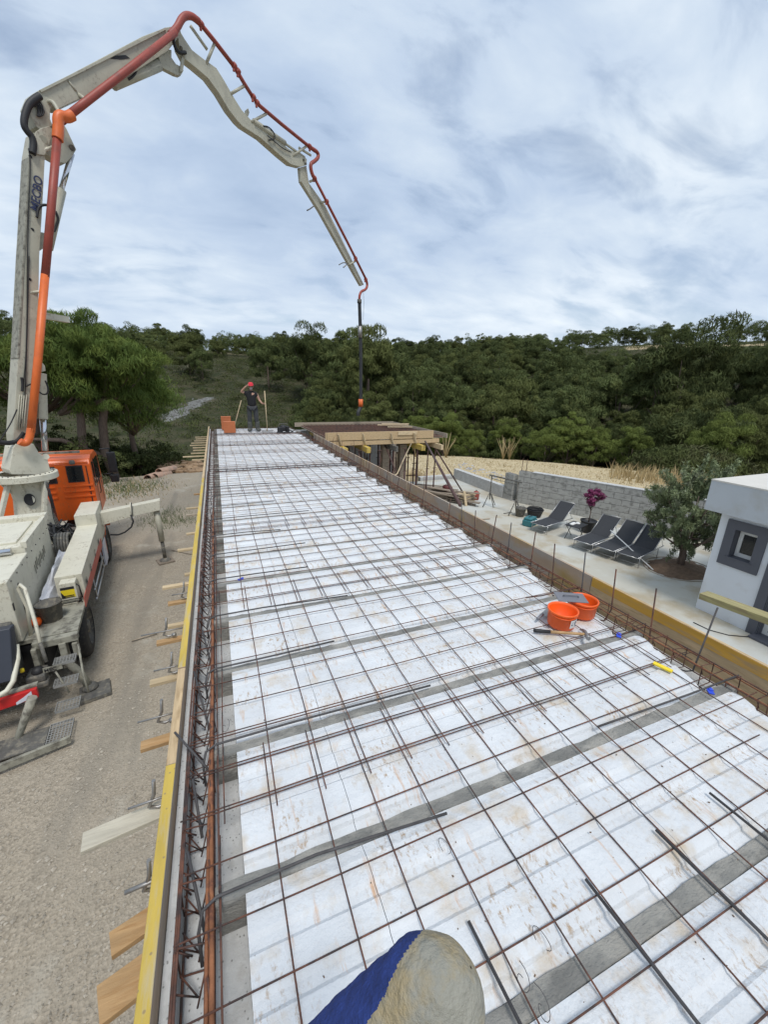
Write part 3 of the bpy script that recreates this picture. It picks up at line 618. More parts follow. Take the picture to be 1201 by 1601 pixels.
# levelling pole leaning behind bricks, rake held by worker
a = onz(365, 674, .02); b = ony(377, 626, a[1] + .25)
t = thing('shovel', tuple(a), 'pale handled tool leaning up from the bricks at the far left', 'shovel')
MB().tube([(0, 0, .05), tuple(b - a)], .017, 8).build('handle', M_woodp, t); MB().box((0, 0, .05), (.2, .03, .1)).build('blade', M_steel, t)

# ---------------------------------------------------------------- worker
def skin_body(name, joints, bones, m, parent, lv=2, root=0):
    me = bpy.data.meshes.new(name); names = list(joints); me.from_pydata([joints[n][0] for n in names], [(names.index(a), names.index(b)) for a, b in bones], [])
    o = bpy.data.objects.new(name, me); COL.objects.link(o)
    md = o.modifiers.new('skin', 'SKIN'); md.use_smooth_shade = True; md.branch_smoothing = .5
    if not me.skin_vertices: me.skin_vertices.new()
    for i, n in enumerate(names):
        r = joints[n][1]; me.skin_vertices[0].data[i].radius = r if isinstance(r, tuple) else (r, r); me.skin_vertices[0].data[i].use_root = (i == root)
    sb = o.modifiers.new('sub', 'SUBSURF'); sb.levels = lv; sb.render_levels = lv
    dg = bpy.context.evaluated_depsgraph_get(); nm = bpy.data.meshes.new_from_object(o.evaluated_get(dg)); bpy.data.objects.remove(o)
    nm.materials.clear(); nm.materials.append(m)
    o = bpy.data.objects.new(name, nm); COL.objects.link(o); o.parent = parent
    nm.polygons.foreach_set('use_smooth', [True] * len(nm.polygons)); return o
wp = onz(397, 674, .02)
W = thing('person', (wp[0], wp[1], .02), 'worker in red cap, black t-shirt and grey boots, raising one arm to his head', 'person', R(-4))
# local frame: faces -Y (towards camera); +X is image right
J = {'pelvis': ((0, 0, .92), (.15, .11)), 'waist': ((0, 0, 1.05), (.14, .10)), 'chest': ((0, .0, 1.27), (.165, .11)), 'neckb': ((0, .0, 1.44), (.07, .065)), 'neck': ((0, -.01, 1.50), (.052, .055)), 'head': ((.0, -.03, 1.60), (.078, .092)), 'crown': ((0, -.02, 1.69), (.072, .085)), 'nose': ((0, -.125, 1.595), (.012, .012)),
     'shL': ((-.17, 0, 1.40), .062), 'elL': ((-.36, -.05, 1.42), .043), 'wrL': ((-.19, -.12, 1.60), .030), 'haL': ((-.13, -.13, 1.645), (.035, .02)),
     'shR': ((.17, 0, 1.39), .062), 'elR': ((.27, -.02, 1.14), .043), 'wrR': ((.36, -.14, 1.02), .030), 'haR': ((.40, -.18, 1.02), (.033, .02)),
     'hpL': ((-.10, 0, .85), .09), 'knL': ((-.12, -.02, .48), .062), 'anL': ((-.13, .0, .10), .042), 'toL': ((-.16, -.14, .05), (.04, .035)),
     'hpR': ((.10, 0, .85), .09), 'knR': ((.12, -.02, .48), .062), 'anR': ((.14, .0, .10), .042), 'toR': ((.20, -.13, .05), (.04, .035))}
BN = [('pelvis', 'waist'), ('waist', 'chest'), ('chest', 'neckb'), ('neckb', 'neck'), ('neck', 'head'), ('head', 'crown'), ('head', 'nose'), ('chest', 'shL'), ('shL', 'elL'), ('elL', 'wrL'), ('wrL', 'haL'), ('chest', 'shR'), ('shR', 'elR'), ('elR', 'wrR'), ('wrR', 'haR'), ('pelvis', 'hpL'), ('hpL', 'knL'), ('knL', 'anL'), ('anL', 'toL'), ('pelvis', 'hpR'), ('hpR', 'knR'), ('knR', 'anR'), ('anR', 'toR')]
for sd_, hx_, hy_, hz_, dx_, dz_ in (('L', -.13, -.13, 1.645, .06, .035), ('R', .40, -.18, 1.02, .02, -.02)):
    for q in range(4):
        e = (q - 1.5) * .018; n1 = 'f%s%da' % (sd_, q); n2 = 'f%s%db' % (sd_, q)
        if sd_ == 'L': J[n1] = ((hx_ + .045, hy_ + .01, hz_ + .01 + e), .0095); J[n2] = ((hx_ + .075 - abs(e) * .4, hy_ + .03, hz_ + .012 + e), .008)
        else: J[n1] = ((hx_ + .035, hy_ - .03, hz_ + e), .0095); J[n2] = ((hx_ + .015, hy_ - .05 + abs(e) * .3, hz_ + e), .008)
        BN += [('ha' + sd_, n1), (n1, n2)]
    n1 = 'th%s' % sd_; J[n1] = ((hx_ + .01, hy_ - .03, hz_ + .04), .010); BN.append(('ha' + sd_, n1))
skin_body('body', J, BN, M_skin, W)
def grow(keys, d, over={}):
    r = {}
    for k in keys:
        p, q = J[k]; q = q if isinstance(q, tuple) else (q, q); r[k] = (over.get(k, p), (q[0] + d, q[1] + d))
    return r
T = grow(['pelvis', 'waist', 'chest', 'neckb', 'shL', 'shR'], .035, {'pelvis': (0, 0, .84), 'neckb': (0, 0, 1.475)}); T['waist'] = ((0, 0, 1.05), (.185, .14)); T['neckb'] = ((0, 0, 1.475), (.10, .095)); T['pelvis'] = ((0, 0, .84), (.19, .15))
T['slL'] = ((-.28, -.03, 1.41), (.072, .072)); T['slR'] = ((.23, -.01, 1.24), (.07, .07))
skin_body('t_shirt', T, [('pelvis', 'waist'), ('waist', 'chest'), ('chest', 'neckb'), ('chest', 'shL'), ('shL', 'slL'), ('chest', 'shR'), ('shR', 'slR')], M_tee, W)
T = grow(['pelvis', 'hpL', 'knL', 'hpR', 'knR'], .016); T['anL'] = ((-.13, 0, .24), (.072, .076)); T['anR'] = ((.135, 0, .24), (.072, .076)); T['knL'] = (J['knL'][0], (.088, .088)); T['knR'] = (J['knR'][0], (.088, .088)); T['pelvis'] = ((0, 0, .93), (.155, .12))
skin_body('trousers', T, [('pelvis', 'hpL'), ('hpL', 'knL'), ('knL', 'anL'), ('pelvis', 'hpR'), ('hpR', 'knR'), ('knR', 'anR')], M_trs, W)
for s_, x, tx in (('L', -.13, -.17), ('R', .14, .21)):
    skin_body('boot', {'a': ((x, 0, .40), (.098, .098)), 'b': ((x, 0, .17), (.088, .092)), 'c': ((x, .01, .07), (.09, .085)), 'd': ((tx, -.20, .05), (.078, .055))}, [('a', 'b'), ('b', 'c'), ('c', 'd')], M_boot, W)
MB().lathe([(.0, .115), (.05, .108), (.085, .075), (.102, .02), (.104, 0)], (0, -.02, 1.655), 18).prism([(x, -.09, 1.665) for x in ()], []) if False else None
cp = MB(); cp.lathe([(.001, .115), (.05, .108), (.085, .075), (.102, .02), (.104, -.01)], (0, -.02, 1.66), 18); cp.prism([(-.08, -.09, 1.655), (.08, -.09, 1.655), (.06, -.19, 1.64), (-.06, -.19, 1.64)], [(-.08, -.09, 1.668), (.08, -.09, 1.668), (.06, -.19, 1.65), (-.06, -.19, 1.65)]); cp.build('cap', M_cap, W)
MB().lathe([(.001, -.06), (.03, -.055), (.055, -.02), (.058, .02), (.02, .03)], (0, -.085, 1.56), 12).build('beard', M_hair, W)
ey = MB()
for s_ in (-1, 1): ey.lathe([(.001, -.01), (.01, -.004), (.01, .004), (.001, .01)], (s_ * .032, -.118, 1.625), 8)
ey.build('eyes', M_black, W)
for s_ in (-1, 1): MB().lathe([(.001, -.03), (.012, -.02), (.014, .01), (.001, .03)], (s_ * .083, -.02, 1.60), 8).build('ear', M_skin, W)
# rake in his hand
rp_ = np.array(wp) + np.array([.44, -.24, 0]); a = onz(418, 675, .02); b = ony(413.5, 611, a[1] - .05)
t = thing('rake', (a[0], a[1], .02), 'rake with long pale wooden handle held upright by the worker', 'rake')
MB().tube([(0, 0, .03), tuple(b - a)], .016, 8).build('handle', M_woodp, t)
rk = MB().bx(-.2, .2, -.012, .012, .015, .045)
for q in range(9): rk.bx(-.19 + q * .046, -.18 + q * .046, -.07, 0, .0, .02)
rk.build('rake_head', M_steel, t)

# ---------------------------------------------------------------- gloved fingertip in front of the lens
def cams(px, py, dep):   # point at a given depth in front of the camera
    d = ray(px, py) / FPX; return Vector(CAMC + d * dep)
# a thick gloved thumb held 13 cm under and ahead of the lens
G = thing('gloved_hand', tuple(cams(600, 1750, .20)), 'dirty blue and beige work glove, its thumb tip at the bottom edge of the picture', 'gloved hand')
go = Vector(G.location)
def gpt(px, py, dep): return cams(px, py, dep) - go
D0 = .20; pxm = D0 / FPX
ctr = [(662, 1576, 92), (638, 1598, 94), (610, 1624, 93), (574, 1656, 90), (532, 1696, 88), (482, 1744, 90), (390, 1830, 102)]
ax_x = Vector(CAMR[:, 0]); ax_y = Vector(CAMR[:, 1]); ax_z = Vector(CAMR[:, 2])
def glove():
    pts = ctr
    V = []; n = 260; pts2 = []
    P3 = [np.array(p, float) for p in pts]
    for i in range(len(P3) - 1):
        for t_ in np.linspace(0, 1, 16)[:-1]: pts2.append(P3[i] * (1 - t_) + P3[i + 1] * t_)
    pts2.append(P3[-1])
    K = np.array(pts2); Ks = K.copy()
    for _ in range(12): Ks[1:-1] = (Ks[:-2] + 2 * Ks[1:-1] + Ks[2:]) / 4
    dd = np.array([.76, -.65]); cap = [(662 + 98 * math.sin(u) * dd[0], 1576 + 98 * math.sin(u) * dd[1], max(.5, 92 * math.cos(u))) for u in np.linspace(math.pi / 2, 0, 34)[:-1]]
    Ks = np.concatenate([np.array(cap), Ks])
    for i, (x, y, r) in enumerate(Ks):
        a = Ks[min(i + 1, len(Ks) - 1)] - Ks[max(i - 1, 0)] if i > 33 else np.array([-.76, .65, 0]); d = Vector((a[0], -a[1], 0)).normalized(); s_ = Vector((-d.y, d.x, 0)); c = gpt(x, y, D0 + .012 * i / len(Ks))
        for j in range(n):
            th = 2 * math.pi * j / n; off = s_ * (math.cos(th) * r * pxm) + Vector((0, 0, 1)) * (math.sin(th) * r * pxm * .8)
            w = c + ax_x * off.x + ax_y * off.y + ax_z * off.z
            q = mnoise.noise(Vector(w) * 90) * .0011 + mnoise.noise(Vector(w) * 260) * .0004 + mnoise.noise(Vector(w) * 28) * .0022
            nn = off.normalized(); w = w + (ax_x * nn.x + ax_y * nn.y + ax_z * nn.z) * q
            V.append(w)
    return V, n, len(Ks)
V, n, kk = glove()
F = [(i * n + j, i * n + (j + 1) % n, (i + 1) * n + (j + 1) % n, (i + 1) * n + j) for i in range(kk - 1) for j in range(n)]
def gl_side(p):
    # knit side lies left of a line running down the thumb; the latex covers the pad
    w = (Vector(p) + go) - Vector(CAMC); dx = w.dot(ax_x); dy = w.dot(ax_y); dz = -w.dot(ax_z); px = 600.5 + FPX * dx / dz; py = 800.5 - FPX * dy / dz
    return px, py
# seam between knit and latex fixed on the thumb's own surface (angle and length), not on the picture
lat = []; knit = []
for f in F:
    i = f[0] // n; j = f[0] % n; p = V[f[0]]; px, py = gl_side(p)
    th = 360 * j / n; wv = 2.5 * mnoise.noise(Vector((i * .9, j * .7, 2)))
    line = 657 - (py - 1460) * .60 + 4 * math.sin(py * .045) + 3.0 * mnoise.noise(Vector((i * .45, j * .3, 2)))
    (knit if px < line else lat).append(f)
npmesh('knit_sleeve', V, knit, M_gb, G, smooth=True)
npmesh('latex_coating', V, lat, M_glat, G, smooth=True)
# palm and the four curled fingers behind and below the thumb
pc = gpt(420, 1980, .24)
def skinloc(name, pts, r, m): return MB().tube(pts, r[0], 14, r).build(name, m, G)
skinloc('palm', [gpt(430, 1840, .21), gpt(470, 1960, .24), gpt(540, 2080, .27), gpt(600, 2230, .32)], [.042, .048, .05, .04], M_gb)
for q in range(4):
    x = 560 + q * 75; skinloc('finger', [gpt(x - 60, 2010 + q * 20, .27), gpt(x + 20, 1900 + q * 28, .29), gpt(x + 90, 1930 + q * 26, .31), gpt(x + 70, 2020 + q * 22, .32)], [.017, .016, .0145, .010], M_glat)

# ---------------------------------------------------------------- far right platform
PL = Matrix.Identity(3)
x0, x1, yn, yf = 3.33, 7.35, 13.15, 18.0
def pth(name, m, lab, cat, mb, grp=None, bevel=.003): return tag(mb.build(name, m, bevel=bevel), lab, cat, grp)
pl = thing('formwork_deck', (3.3, 13.1, 0), 'wooden formwork deck covered with rusty mesh on the far right', 'formwork deck')
MB().bx(.05, 4.5, .1, 4.9, -.03, .0).build('deck_panel', M_woodgx, pl)
MB().bx(-.05, 4.0, .0, .05, -.02, .25).build('edge_board', M_wood, pl, bevel=.003)
MB().bx(2.55, 3.3, -.04, -.004, .12, .24).build('patch_board', M_woodp, pl)
MB().bx(-.1, 4.25, .0, .10, -.19, -.05).build('edge_beam', M_wood, pl)
for xx in (.35, 1.22, 2.25, 3.15): MB().beam((xx, -.10, .20), (xx + .12, -.03, -.18), .07, .03).build('brace', M_woodp, pl)
for xx, m_ in ((.5, M_yel), (1.3, M_yel), (2.33, M_dgrey), (3.35, M_yel), (4.1, M_woodp)): MB().beam((xx, -.5, -.30), (xx, 4.9, -.26), .08 if m_ is not M_yel else .14, .18).build('girder', m_, pl)
MB().bx(4.5, 4.53, -.1, 4.9, -.02, .14).bx(-.2, 4.5, 4.88, 4.91, -.02, .16).build('edge_board', M_woodg, pl)
dm = MB()
for q in range(24): dm.tube([(.1, .25 + q * .19, .05 + .02 * (q % 3)), (4.4, .25 + q * .19, .05 + .02 * (q % 3))], .007, 5)
for q in range(24): dm.tube([(.15 + q * .18, .15, .06), (.15 + q * .18, 4.8, .075)], .007, 5)
dm.build('rebar_mat', M_rust, pl, fix=False)
MB().bx(.08, 4.45, .12, 4.85, .001, .035).build('mat_underlay', M_deck, pl)
for q, (a, b) in enumerate((((2.9, 3.4), (4.6, 3.0)), ((3.3, 3.9), (4.9, 3.6)), ((3.0, 2.5), (4.4, 2.2)))):
    pth('loose_board', M_woodp, 'pale loose board lying on the rusty formwork deck, %s of three' % ordw(q + 1), 'board', MB().beam((3.3 + a[0] + .2, 13.1 + a[1], .15), (3.1 + b[0], 13.1 + b[1], .16), .12, .03), 'loose boards on the deck')
# props under the deck
k = 0
for (xx, yy) in [(x_, y_) for y_ in (13.2, 14.6, 16.0, 17.4) for x_ in (3.75, 4.55, 5.25, 5.9, 6.3, 6.7, 7.1, 7.5)]:
    k += 1; x_ = xx + rng.uniform(-.12, .12); y_ = yy + rng.uniform(-.2, .2)
    t = thing('steel_prop', (x_, y_, -2.5), 'rusty steel prop under the formwork deck, %s counting rows from the front' % ordw(k), 'prop', 0, 'steel props under the deck')
    MB().tube([(0, 0, 0), (0, 0, 1.3)], .03, 8).build('outer_tube', M_prop, t); MB().tube([(0, 0, 1.3), (0, 0, 2.12)], .023, 8).build('inner_tube', M_prop, t)
    MB().bx(-.07, .07, -.07, .07, 2.11, 2.12).bx(-.07, .07, -.07, .07, 0, .01).build('plate', M_prop, t); MB().tube([(-.08, 0, 1.3), (.08, 0, 1.3)], .012, 6).build('pin', M_prop, t)
for xx, lab in ((5.55, 'grey brown timber column under the deck, left of two'), (6.25, 'grey brown timber column under the deck, right of two')):
    pth('column', M_woodgx, lab, 'column', MB().bx(xx, xx + .27, 13.7, 13.97, -2.5, -.32), 'columns under the deck')
MB_ = MB().bx(3.3, 8.2, 18.35, 18.5, -2.6, -.5); pth('back_wall', M_woodgx, 'dark boarded back wall in the shade beneath the formwork deck', 'wall', MB_)
for i, (a, b) in enumerate((((665, 690), (722, 812)), ((680, 700), (724, 770)), ((600, 690), (625, 745)))):
    A = ony(*a, 12.7 + .4 * i); B = onz(*b, -2.3)
    if i == 0: B = onx(720, 790, 3.25)
    if i == 2: B = ony(622, 745, 12.3)
    t = bar([A, B], .028, M_prop, 'slanting rusty brace tube beside the deck, %s' % ('longest, reaching the shuttering' if i == 0 else 'leaning on the right side' if i == 1 else 'short, left of the yellow girder'), 'slanting braces of the deck', 'brace', 'brace_tube')
A = ony(643, 694, 12.6); B = onx(607, 752, 3.2)
bar([A, (A + B) / 2 + np.array([0, 0, -.12]), (A * .3 + B * .7) + np.array([-.0, 0, -.2]), B], .016, M_woodp, 'pale sagging strap tied from the yellow girder down to the shuttering', None, 'strap', 'strap')

# ---------------------------------------------------------------- patio
pg_ = [(3.16, -8), (19.5, -8), (10.34, 11.6), (10.3, 15.8), (3.16, 15.8)]; mb = MB().prism([(a, b, -2.6) for a, b in pg_], [(a, b, -2.3) for a, b in pg_])
tag(mb.build('patio', M_patio), kind='structure')
def blockwall(name, lab, p0, p1, z0, courses, th, step=None, cat='wall'):
    """courses of 0.5 x 0.2 m blocks with mortar between; returns the thing"""
    t = thing(name, (p0[0], p0[1], z0), lab, cat); d = Vector((p1[0] - p0[0], p1[1] - p0[1], 0)); Ln = d.length; d.normalize(); rz = math.atan2(d.y, d.x); t.rotation_euler[2] = rz
    mb = MB(); mo = MB()
    for c in range(courses):
        s0 = step(c) if step else 0; x = s0 - (.25 if c % 2 else 0)
        while x < Ln - .02:
            a = max(x, s0) + .006; b = min(x + .5, Ln) - .006
            if b - a > .05: mb.bx(a, b, -th / 2 + rng.uniform(-.004, .004), th / 2 + rng.uniform(-.004, .004), c * .2 + .005, c * .2 + .194)
            x += .5
        mo.bx(s0 + .012, Ln - .012, -th / 2 + .008, th / 2 - .008, c * .2, c * .2 + .198)
    mb.build('blocks', M_block, t, bevel=.004); mo.build('mortar', M_mortar, t); return t
bw = blockwall('block_wall', 'grey concrete block wall behind the loungers', (14.10, 3.27), (10.2, 11.62), -2.3, 6, .2, None)
MB().bx(.0, 8.7, -.11, .11, 1.2, 1.225).build('mortar_cap', M_wallc, bw)
# raised stepped end piece
blockwall('block_pier', 'short lower stepped end of block wall beside the trestle', (10.18, 11.77), (10.18, 12.27), -2.3, 5, .22)
lw_ = MB().bx(10.05, 10.28, 12.3, 15.9, -2.6, -1.85)
pth('low_wall', M_wallc, 'low grey retaining wall running from the block wall to the timber pile', 'wall', lw_)
pth('low_wall', M_wallc, 'pale concrete kerb wall behind the timber pile by the field', 'wall', MB().bx(8.3, 10.05, 15.9, 16.15, -2.6, -2.16))
for i, (x_, y_) in enumerate(((10.21, 11.55), (10.28, 11.40))):
    bar([(x_, y_, -1.1), (x_, y_, -.65)], .01, M_rust, 'starter bar sticking up from the end of the block wall, %s' % ('left' if i == 0 else 'right'), 'starter bars on the block wall', 'starter bar', 'starter_bar')
# grey-blue debris strip in front of the field
db = MB()
for i in range(90):
    x_ = 10.4 + rng.random() * .9; y_ = 12.3 + rng.random() * 4.5; db.box((x_, y_, -1.84 + rng.random() * .04), (rng.uniform(.04, .15), rng.uniform(.02, .07), rng.uniform(.01, .04)), Matrix.Rotation(rng.random() * 3, 3, 'Z') @ Matrix.Rotation(rng.random() * .4, 3, 'X'))
tag(db.build('rubble', M_tarp), 'grey white rubble strip on top of the low wall by the field', 'rubble', kind='stuff')

# sun loungers
def lounger():
    t = thing('sun_lounger', (0, 0, 0), '', 'sun lounger', 0, 'black sun loungers on the patio'); w = .31
    # local: +Y towards head; foot at y=0
    prof = [(0, .33), (.15, .34), (1.15, .34), (1.22, .35)]; bk = [(1.22, .35), (1.92, .90)]
    def cloth(pr, th=.012):
        n = 10; V = []
        for (a, za), (b, zb) in zip(pr, pr[1:]):
            for q in range(n + 1):
                y = a + (b - a) * q / n; z = za + (zb - za) * q / n - .02 * math.sin(math.pi * q / n); V += [(-w, y, z), (w, y, z), (w, y, z - th), (-w, y, z - th)]
        m_ = MB(); k = len(V) // 4
        m_.add(V, [(i * 4 + a_, i * 4 + (a_ + 1) % 4, i * 4 + 4 + (a_ + 1) % 4, i * 4 + 4 + a_) for i in range(k - 1) for a_ in range(4)] + [(0, 1, 2, 3), (4 * k - 4, 4 * k - 1, 4 * k - 2, 4 * k - 3)]); return m_
    cloth(prof).build('seat_cloth', M_lounge, t); cloth(bk).build('back_cloth', M_lounge, t)
    fr = MB()
    for s in (-1, 1): fr.tube([(s * (w + .012), .0, .33), (s * (w + .012), 1.95, .34)], .014, 8); fr.tube([(s * (w + .005), 1.2, .345), (s * (w + .005), 1.94, .92)], .012, 8); fr.tube([(s * (w + .01), 1.62, .66), (s * (w + .012), 1.85, .34)], .008, 6)
    fr.tube([(-w - .01, 1.94, .92), (w + .01, 1.94, .92)], .012, 8); fr.tube([(-w - .01, 0, .33), (w + .01, 0, .33)], .012, 8); fr.build('frame', M_alu, t)
    for y_ in (.12, 1.5):
        for s in (-1, 1): MB().tube([(s * (w + .012), y_ + .04, .32), (s * (w + .03), y_, 0)], .011, 8).build('leg', M_alu, t)
        MB().tube([(-w - .02, y_, .1), (w + .02, y_, .1)], .008, 6).build('cross_rail', M_alu, t)
    return t
Lp = [((829, 832), (862, 824), 'black mesh lounger on its own beside the teal toolbox, farthest left'), ((894, 857), (925, 863), 'black mesh lounger right of the small table and potted maple'), ((922, 874), (955, 870), 'black mesh lounger second from right with a white pole resting on it'), ((965, 888), (1000, 886), 'black mesh lounger half hidden behind the olive tree')]
lg = lounger()
yl = [(8.47, 8.62, -76), (8.57, 7.12, -76), (8.75, 6.60, -78), (8.92, 6.08, -76)]
for i, (x_, y_, a) in enumerate(yl):
    o = lg if i == 0 else copy_tree(lg); o['label'] = Lp[i][2]; o.location = (x_, y_, -2.3); o.rotation_euler[2] = R(a); o.scale = (.76, .76, .80)
lp0 = ony(952, 826, 7.3)
bar([onz(1022, 891, -2.28), onx(955, 829, 9.4)], .014, M_white, 'thin white pole leaning from the ground onto a lounger', None, 'pole', 'pole')
# side table and things
p = onz(898, 842, -2.3); t = thing('side_table', (p[0], p[1], -2.3), 'small black folding table between the loungers', 'table', R(20))
MB().box((0, 0, .42), (.55, .42, .02)).build('table_top', M_black, t, bevel=.005)
for s in (-1, 1):
    MB().tube([(-.22, s * .18, 0), (.22, s * .18, .41)], .01, 6).build('leg', M_black, t); MB().tube([(.22, s * .18, 0), (-.22, s * .18, .41)], .01, 6).build('leg', M_black, t)
t2 = thing('cloth_bundle', (p[0] - .03, p[1] + .02, -1.87), 'crumpled white rags on the small black table', 'rags')
for q in range(3):
    MB().lathe([(.001, .05), (.04, .045), (.07, .02), (.06, 0), (.001, 0)], (-.12 + .11 * q, .04 * (q % 2), 0), 9).build('rag', M_white, t2)
def leafcloud(n, gen, size, asp=.5, seed=1, up=.3):
    r = np.random.RandomState(seed); C, U = gen(n, r); n = len(C)
    nn = U + r.normal(size=(n, 3)) * .42; nn /= np.linalg.norm(nn, axis=1)[:, None]
    q = r.normal(size=(n, 3)) + np.array([0, 0, 2.2 * up]); d = q - nn * (q * nn).sum(1)[:, None]; d /= np.linalg.norm(d, axis=1)[:, None]
    d = d + U * .35 * up; d /= np.linalg.norm(d, axis=1)[:, None]; e = np.cross(nn, d); e /= np.linalg.norm(e, axis=1)[:, None]
    s = size * r.uniform(.6, 1.3, n)[:, None]; a = d * s; b = e * s * asp
    V = np.stack([C - a * .5 - b * .1, C + b * .5, C + a * .5, C - b * .5], 1).reshape(-1, 3)
    return V, np.arange(4 * n).reshape(n, 4)
p = onz(917, 838, -2.3); t = thing('potted_maple', (p[0] + .3, p[1] + .25, -2.3), 'purple leaved little maple in a black pot before the block wall', 'potted plant')
MB().lathe([(0, .01), (.17, .01), (.19, .03), (.26, .38), (.28, .38), (.28, .42), (.25, .42), (.25, .36), (0, .36)], (0, 0, 0), 20).build('pot', M_pot, t)
tr = MB().tube([(0, 0, .34), (.02, 0, .65), (0, .02, .9)], .02, 8, [.022, .016, .012])
for a in np.linspace(0, 6, 9): tr.tube([(0, 0, .72 + .02 * a), (.2 * math.cos(a), .2 * math.sin(a), 1.0 + .04 * a), (.36 * math.cos(a), .36 * math.sin(a), 1.1 + .05 * a)], .007, 5, [.009, .006, .003])
tr.build('trunk', M_bark, t)
def mgen(n, r):
    u = r.normal(size=(n, 3)); u /= np.linalg.norm(u, axis=1)[:, None]; k = r.randint(0, 26, n); cc = r.normal(size=(26, 3)); cc /= np.linalg.norm(cc, axis=1)[:, None]; cc *= np.array([.33, .33, .24]) * r.uniform(.5, 1.05, (26, 1)); return cc[k] + u * r.uniform(.02, .13, (n, 1)) * np.array([1, 1, .6]) + np.array([0, 0, 1.22]), u
V, F = leafcloud(5200, mgen, .05, .7, 3); npmesh('crown', V, F, M_maple, t); t.scale = (.84, .84, .9)
# toolbox, tubs, hose coil
p = onz(828, 821, -2.3); t = thing('toolbox', (p[0], p[1], -2.3), 'teal plastic tool case on the patio by the first lounger', 'toolbox', .4)
MB().bx(-.22, .22, -.15, .15, 0, .2).build('case', M_teal, t, bevel=.03); MB().bx(-.2, .2, -.13, .13, .2, .27).build('lid', M_teal, t, bevel=.03); MB().tube([(-.08, 0, .27), (-.08, 0, .31), (.08, 0, .31), (.08, 0, .27)], .012, 8).build('handle', M_black, t)
p = onz(813, 807, -2.3); t = thing('tub', (p[0], p[1], -2.3), 'grey mortar tub beside the teal tool case', 'tub'); MB().lathe([(0, .01), (.13, .01), (.18, .28), (.19, .28), (.19, .30), (.17, .30), (.13, .03), (0, .03)], (0, 0, 0), 18).build('shell', M_dgrey, t); MB().tube([(-.18, 0, .28), (-.1, .0, .36), (.1, 0, .36), (.18, 0, .28)], .006, 6).build('handle', M_steel, t)
p = onz(832, 808, -2.3); t = thing('tub', (p[0] + .1, p[1], -2.3), 'black mortar tub holding a coiled hose', 'tub'); MB().lathe([(0, .01), (.2, .01), (.27, .24), (.28, .24), (.28, .26), (.25, .26), (.2, .03), (0, .03)], (0, 0, 0), 18).build('shell', M_black, t)
hz = MB()
for q in range(4): hz.tube([((.17 + .02 * q) * math.cos(a), (.17 + .02 * q) * math.sin(a), .2 + .03 * q) for a in np.linspace(0, 6.28, 20)], .014, 6)
tag(hz.build('hose_coil', M_black), 'coil of black hose lying in the black tub', 'hose').location = (p[0] + .1, p[1], -2.3)
# trestle
A = onz(762, 790, -2.3); B = onz(802, 803, -2.3)
t = thing('trestle', (A[0], A[1] - .1, -2.3), 'grey steel scaffold trestle standing on the patio', 'trestle', math.atan2(B[1] - A[1], B[0] - A[0]))
Ln = math.hypot(*(B - A)[:2])
for x_ in (0, Ln):
    MB().tube([(x_, 0, .25), (x_, 0, 1.12)], .02, 8).build('post', M_dgrey, t)
    MB().tube([(x_, 0, .55), (x_ - .0, -.32, 0)], .015, 6).tube([(x_, 0, .55), (x_, .32, 0)], .015, 6).tube([(x_, .0, .55), (x_ + .22, .0, 0)], .015, 6).build('foot', M_dgrey, t)
MB().beam((-.1, 0, 1.13), (Ln + .12, 0, 1.13), .05, .04).tube([(0, 0, 1.02), (Ln, 0, 1.02)], .01, 6).build('top_rail', M_dgrey, t); MB().tube([(0, 0, .45), (Ln, 0, .45)], .012, 6).build('tie_bar', M_steel, t)
bar([onz(788, 803, -2.29), onz(800, 801, -2.29)], .02, M_dgrey, 'short dark rod lying by the foot of the trestle', None, 'rod', 'rod')
bar([onz(752, 812, -2.28), onz(766, 811, -2.28)], .02, M_woodg, 'short stick lying on the patio in front of the trestle', None, 'stick', 'stick')
# timber pile
for i in range(34):
    lay = i // 8; a = rng.uniform(-.12, .12) + R(-58); cx_, cy_ = 7.75 + rng.uniform(-.5, .5) * (1 - lay * .12), 13.0 + rng.uniform(-.25, .25) + (i % 8 - 3.5) * .16
    L2 = rng.uniform(.9, 1.9)
    d = Vector((math.cos(a), math.sin(a), 0)); c = Vector((cx_, cy_, -2.27 + lay * .085 + rng.random() * .02)); z_ = Vector((0, 0, rng.uniform(-.04, .08)))
    pth('timber_plank', M_woodgx, 'weathered plank in the pile by the platform, %s laid' % ordw(i + 1), 'plank', MB().beam(c - d * L2 / 2 - z_, c + d * L2 / 2 + z_, rng.uniform(.09, .18), .03), 'planks of the timber pile', 0)
p = onz(728, 786, -2.3); q_ = thing('wood_bundle', (p[0], p[1], -2.3), 'bundle of short pale boards with a leaning plank, right of the pile', 'wood bundle', .3)
for k in range(6): MB().box((rng.uniform(-.05, .05), 0, .03 + k * .06), (.6, .35, .045), rng.uniform(-.25, .25)).build('board', M_woodp if k % 2 else M_woodgx, q_)
MB().beam((-.32, -.3, .0), (-.25, -.1, .5), .09, .03).build('leaning_board', M_woodp, q_)
p = onz(744, 781, -2.3); t = thing('gas_bottle', (p[0], p[1], -2.3), 'small red bottle at the right end of the timber pile', 'gas bottle'); MB().lathe([(0, 0), (.10, 0), (.12, .03), (.12, .26), (.08, .32), (.03, .34)], (0, 0, 0), 16).build('body', M_pipe, t); MB().tube([(0, 0, .33), (0, 0, .38)], .025, 8).build('valve', M_dgrey, t)
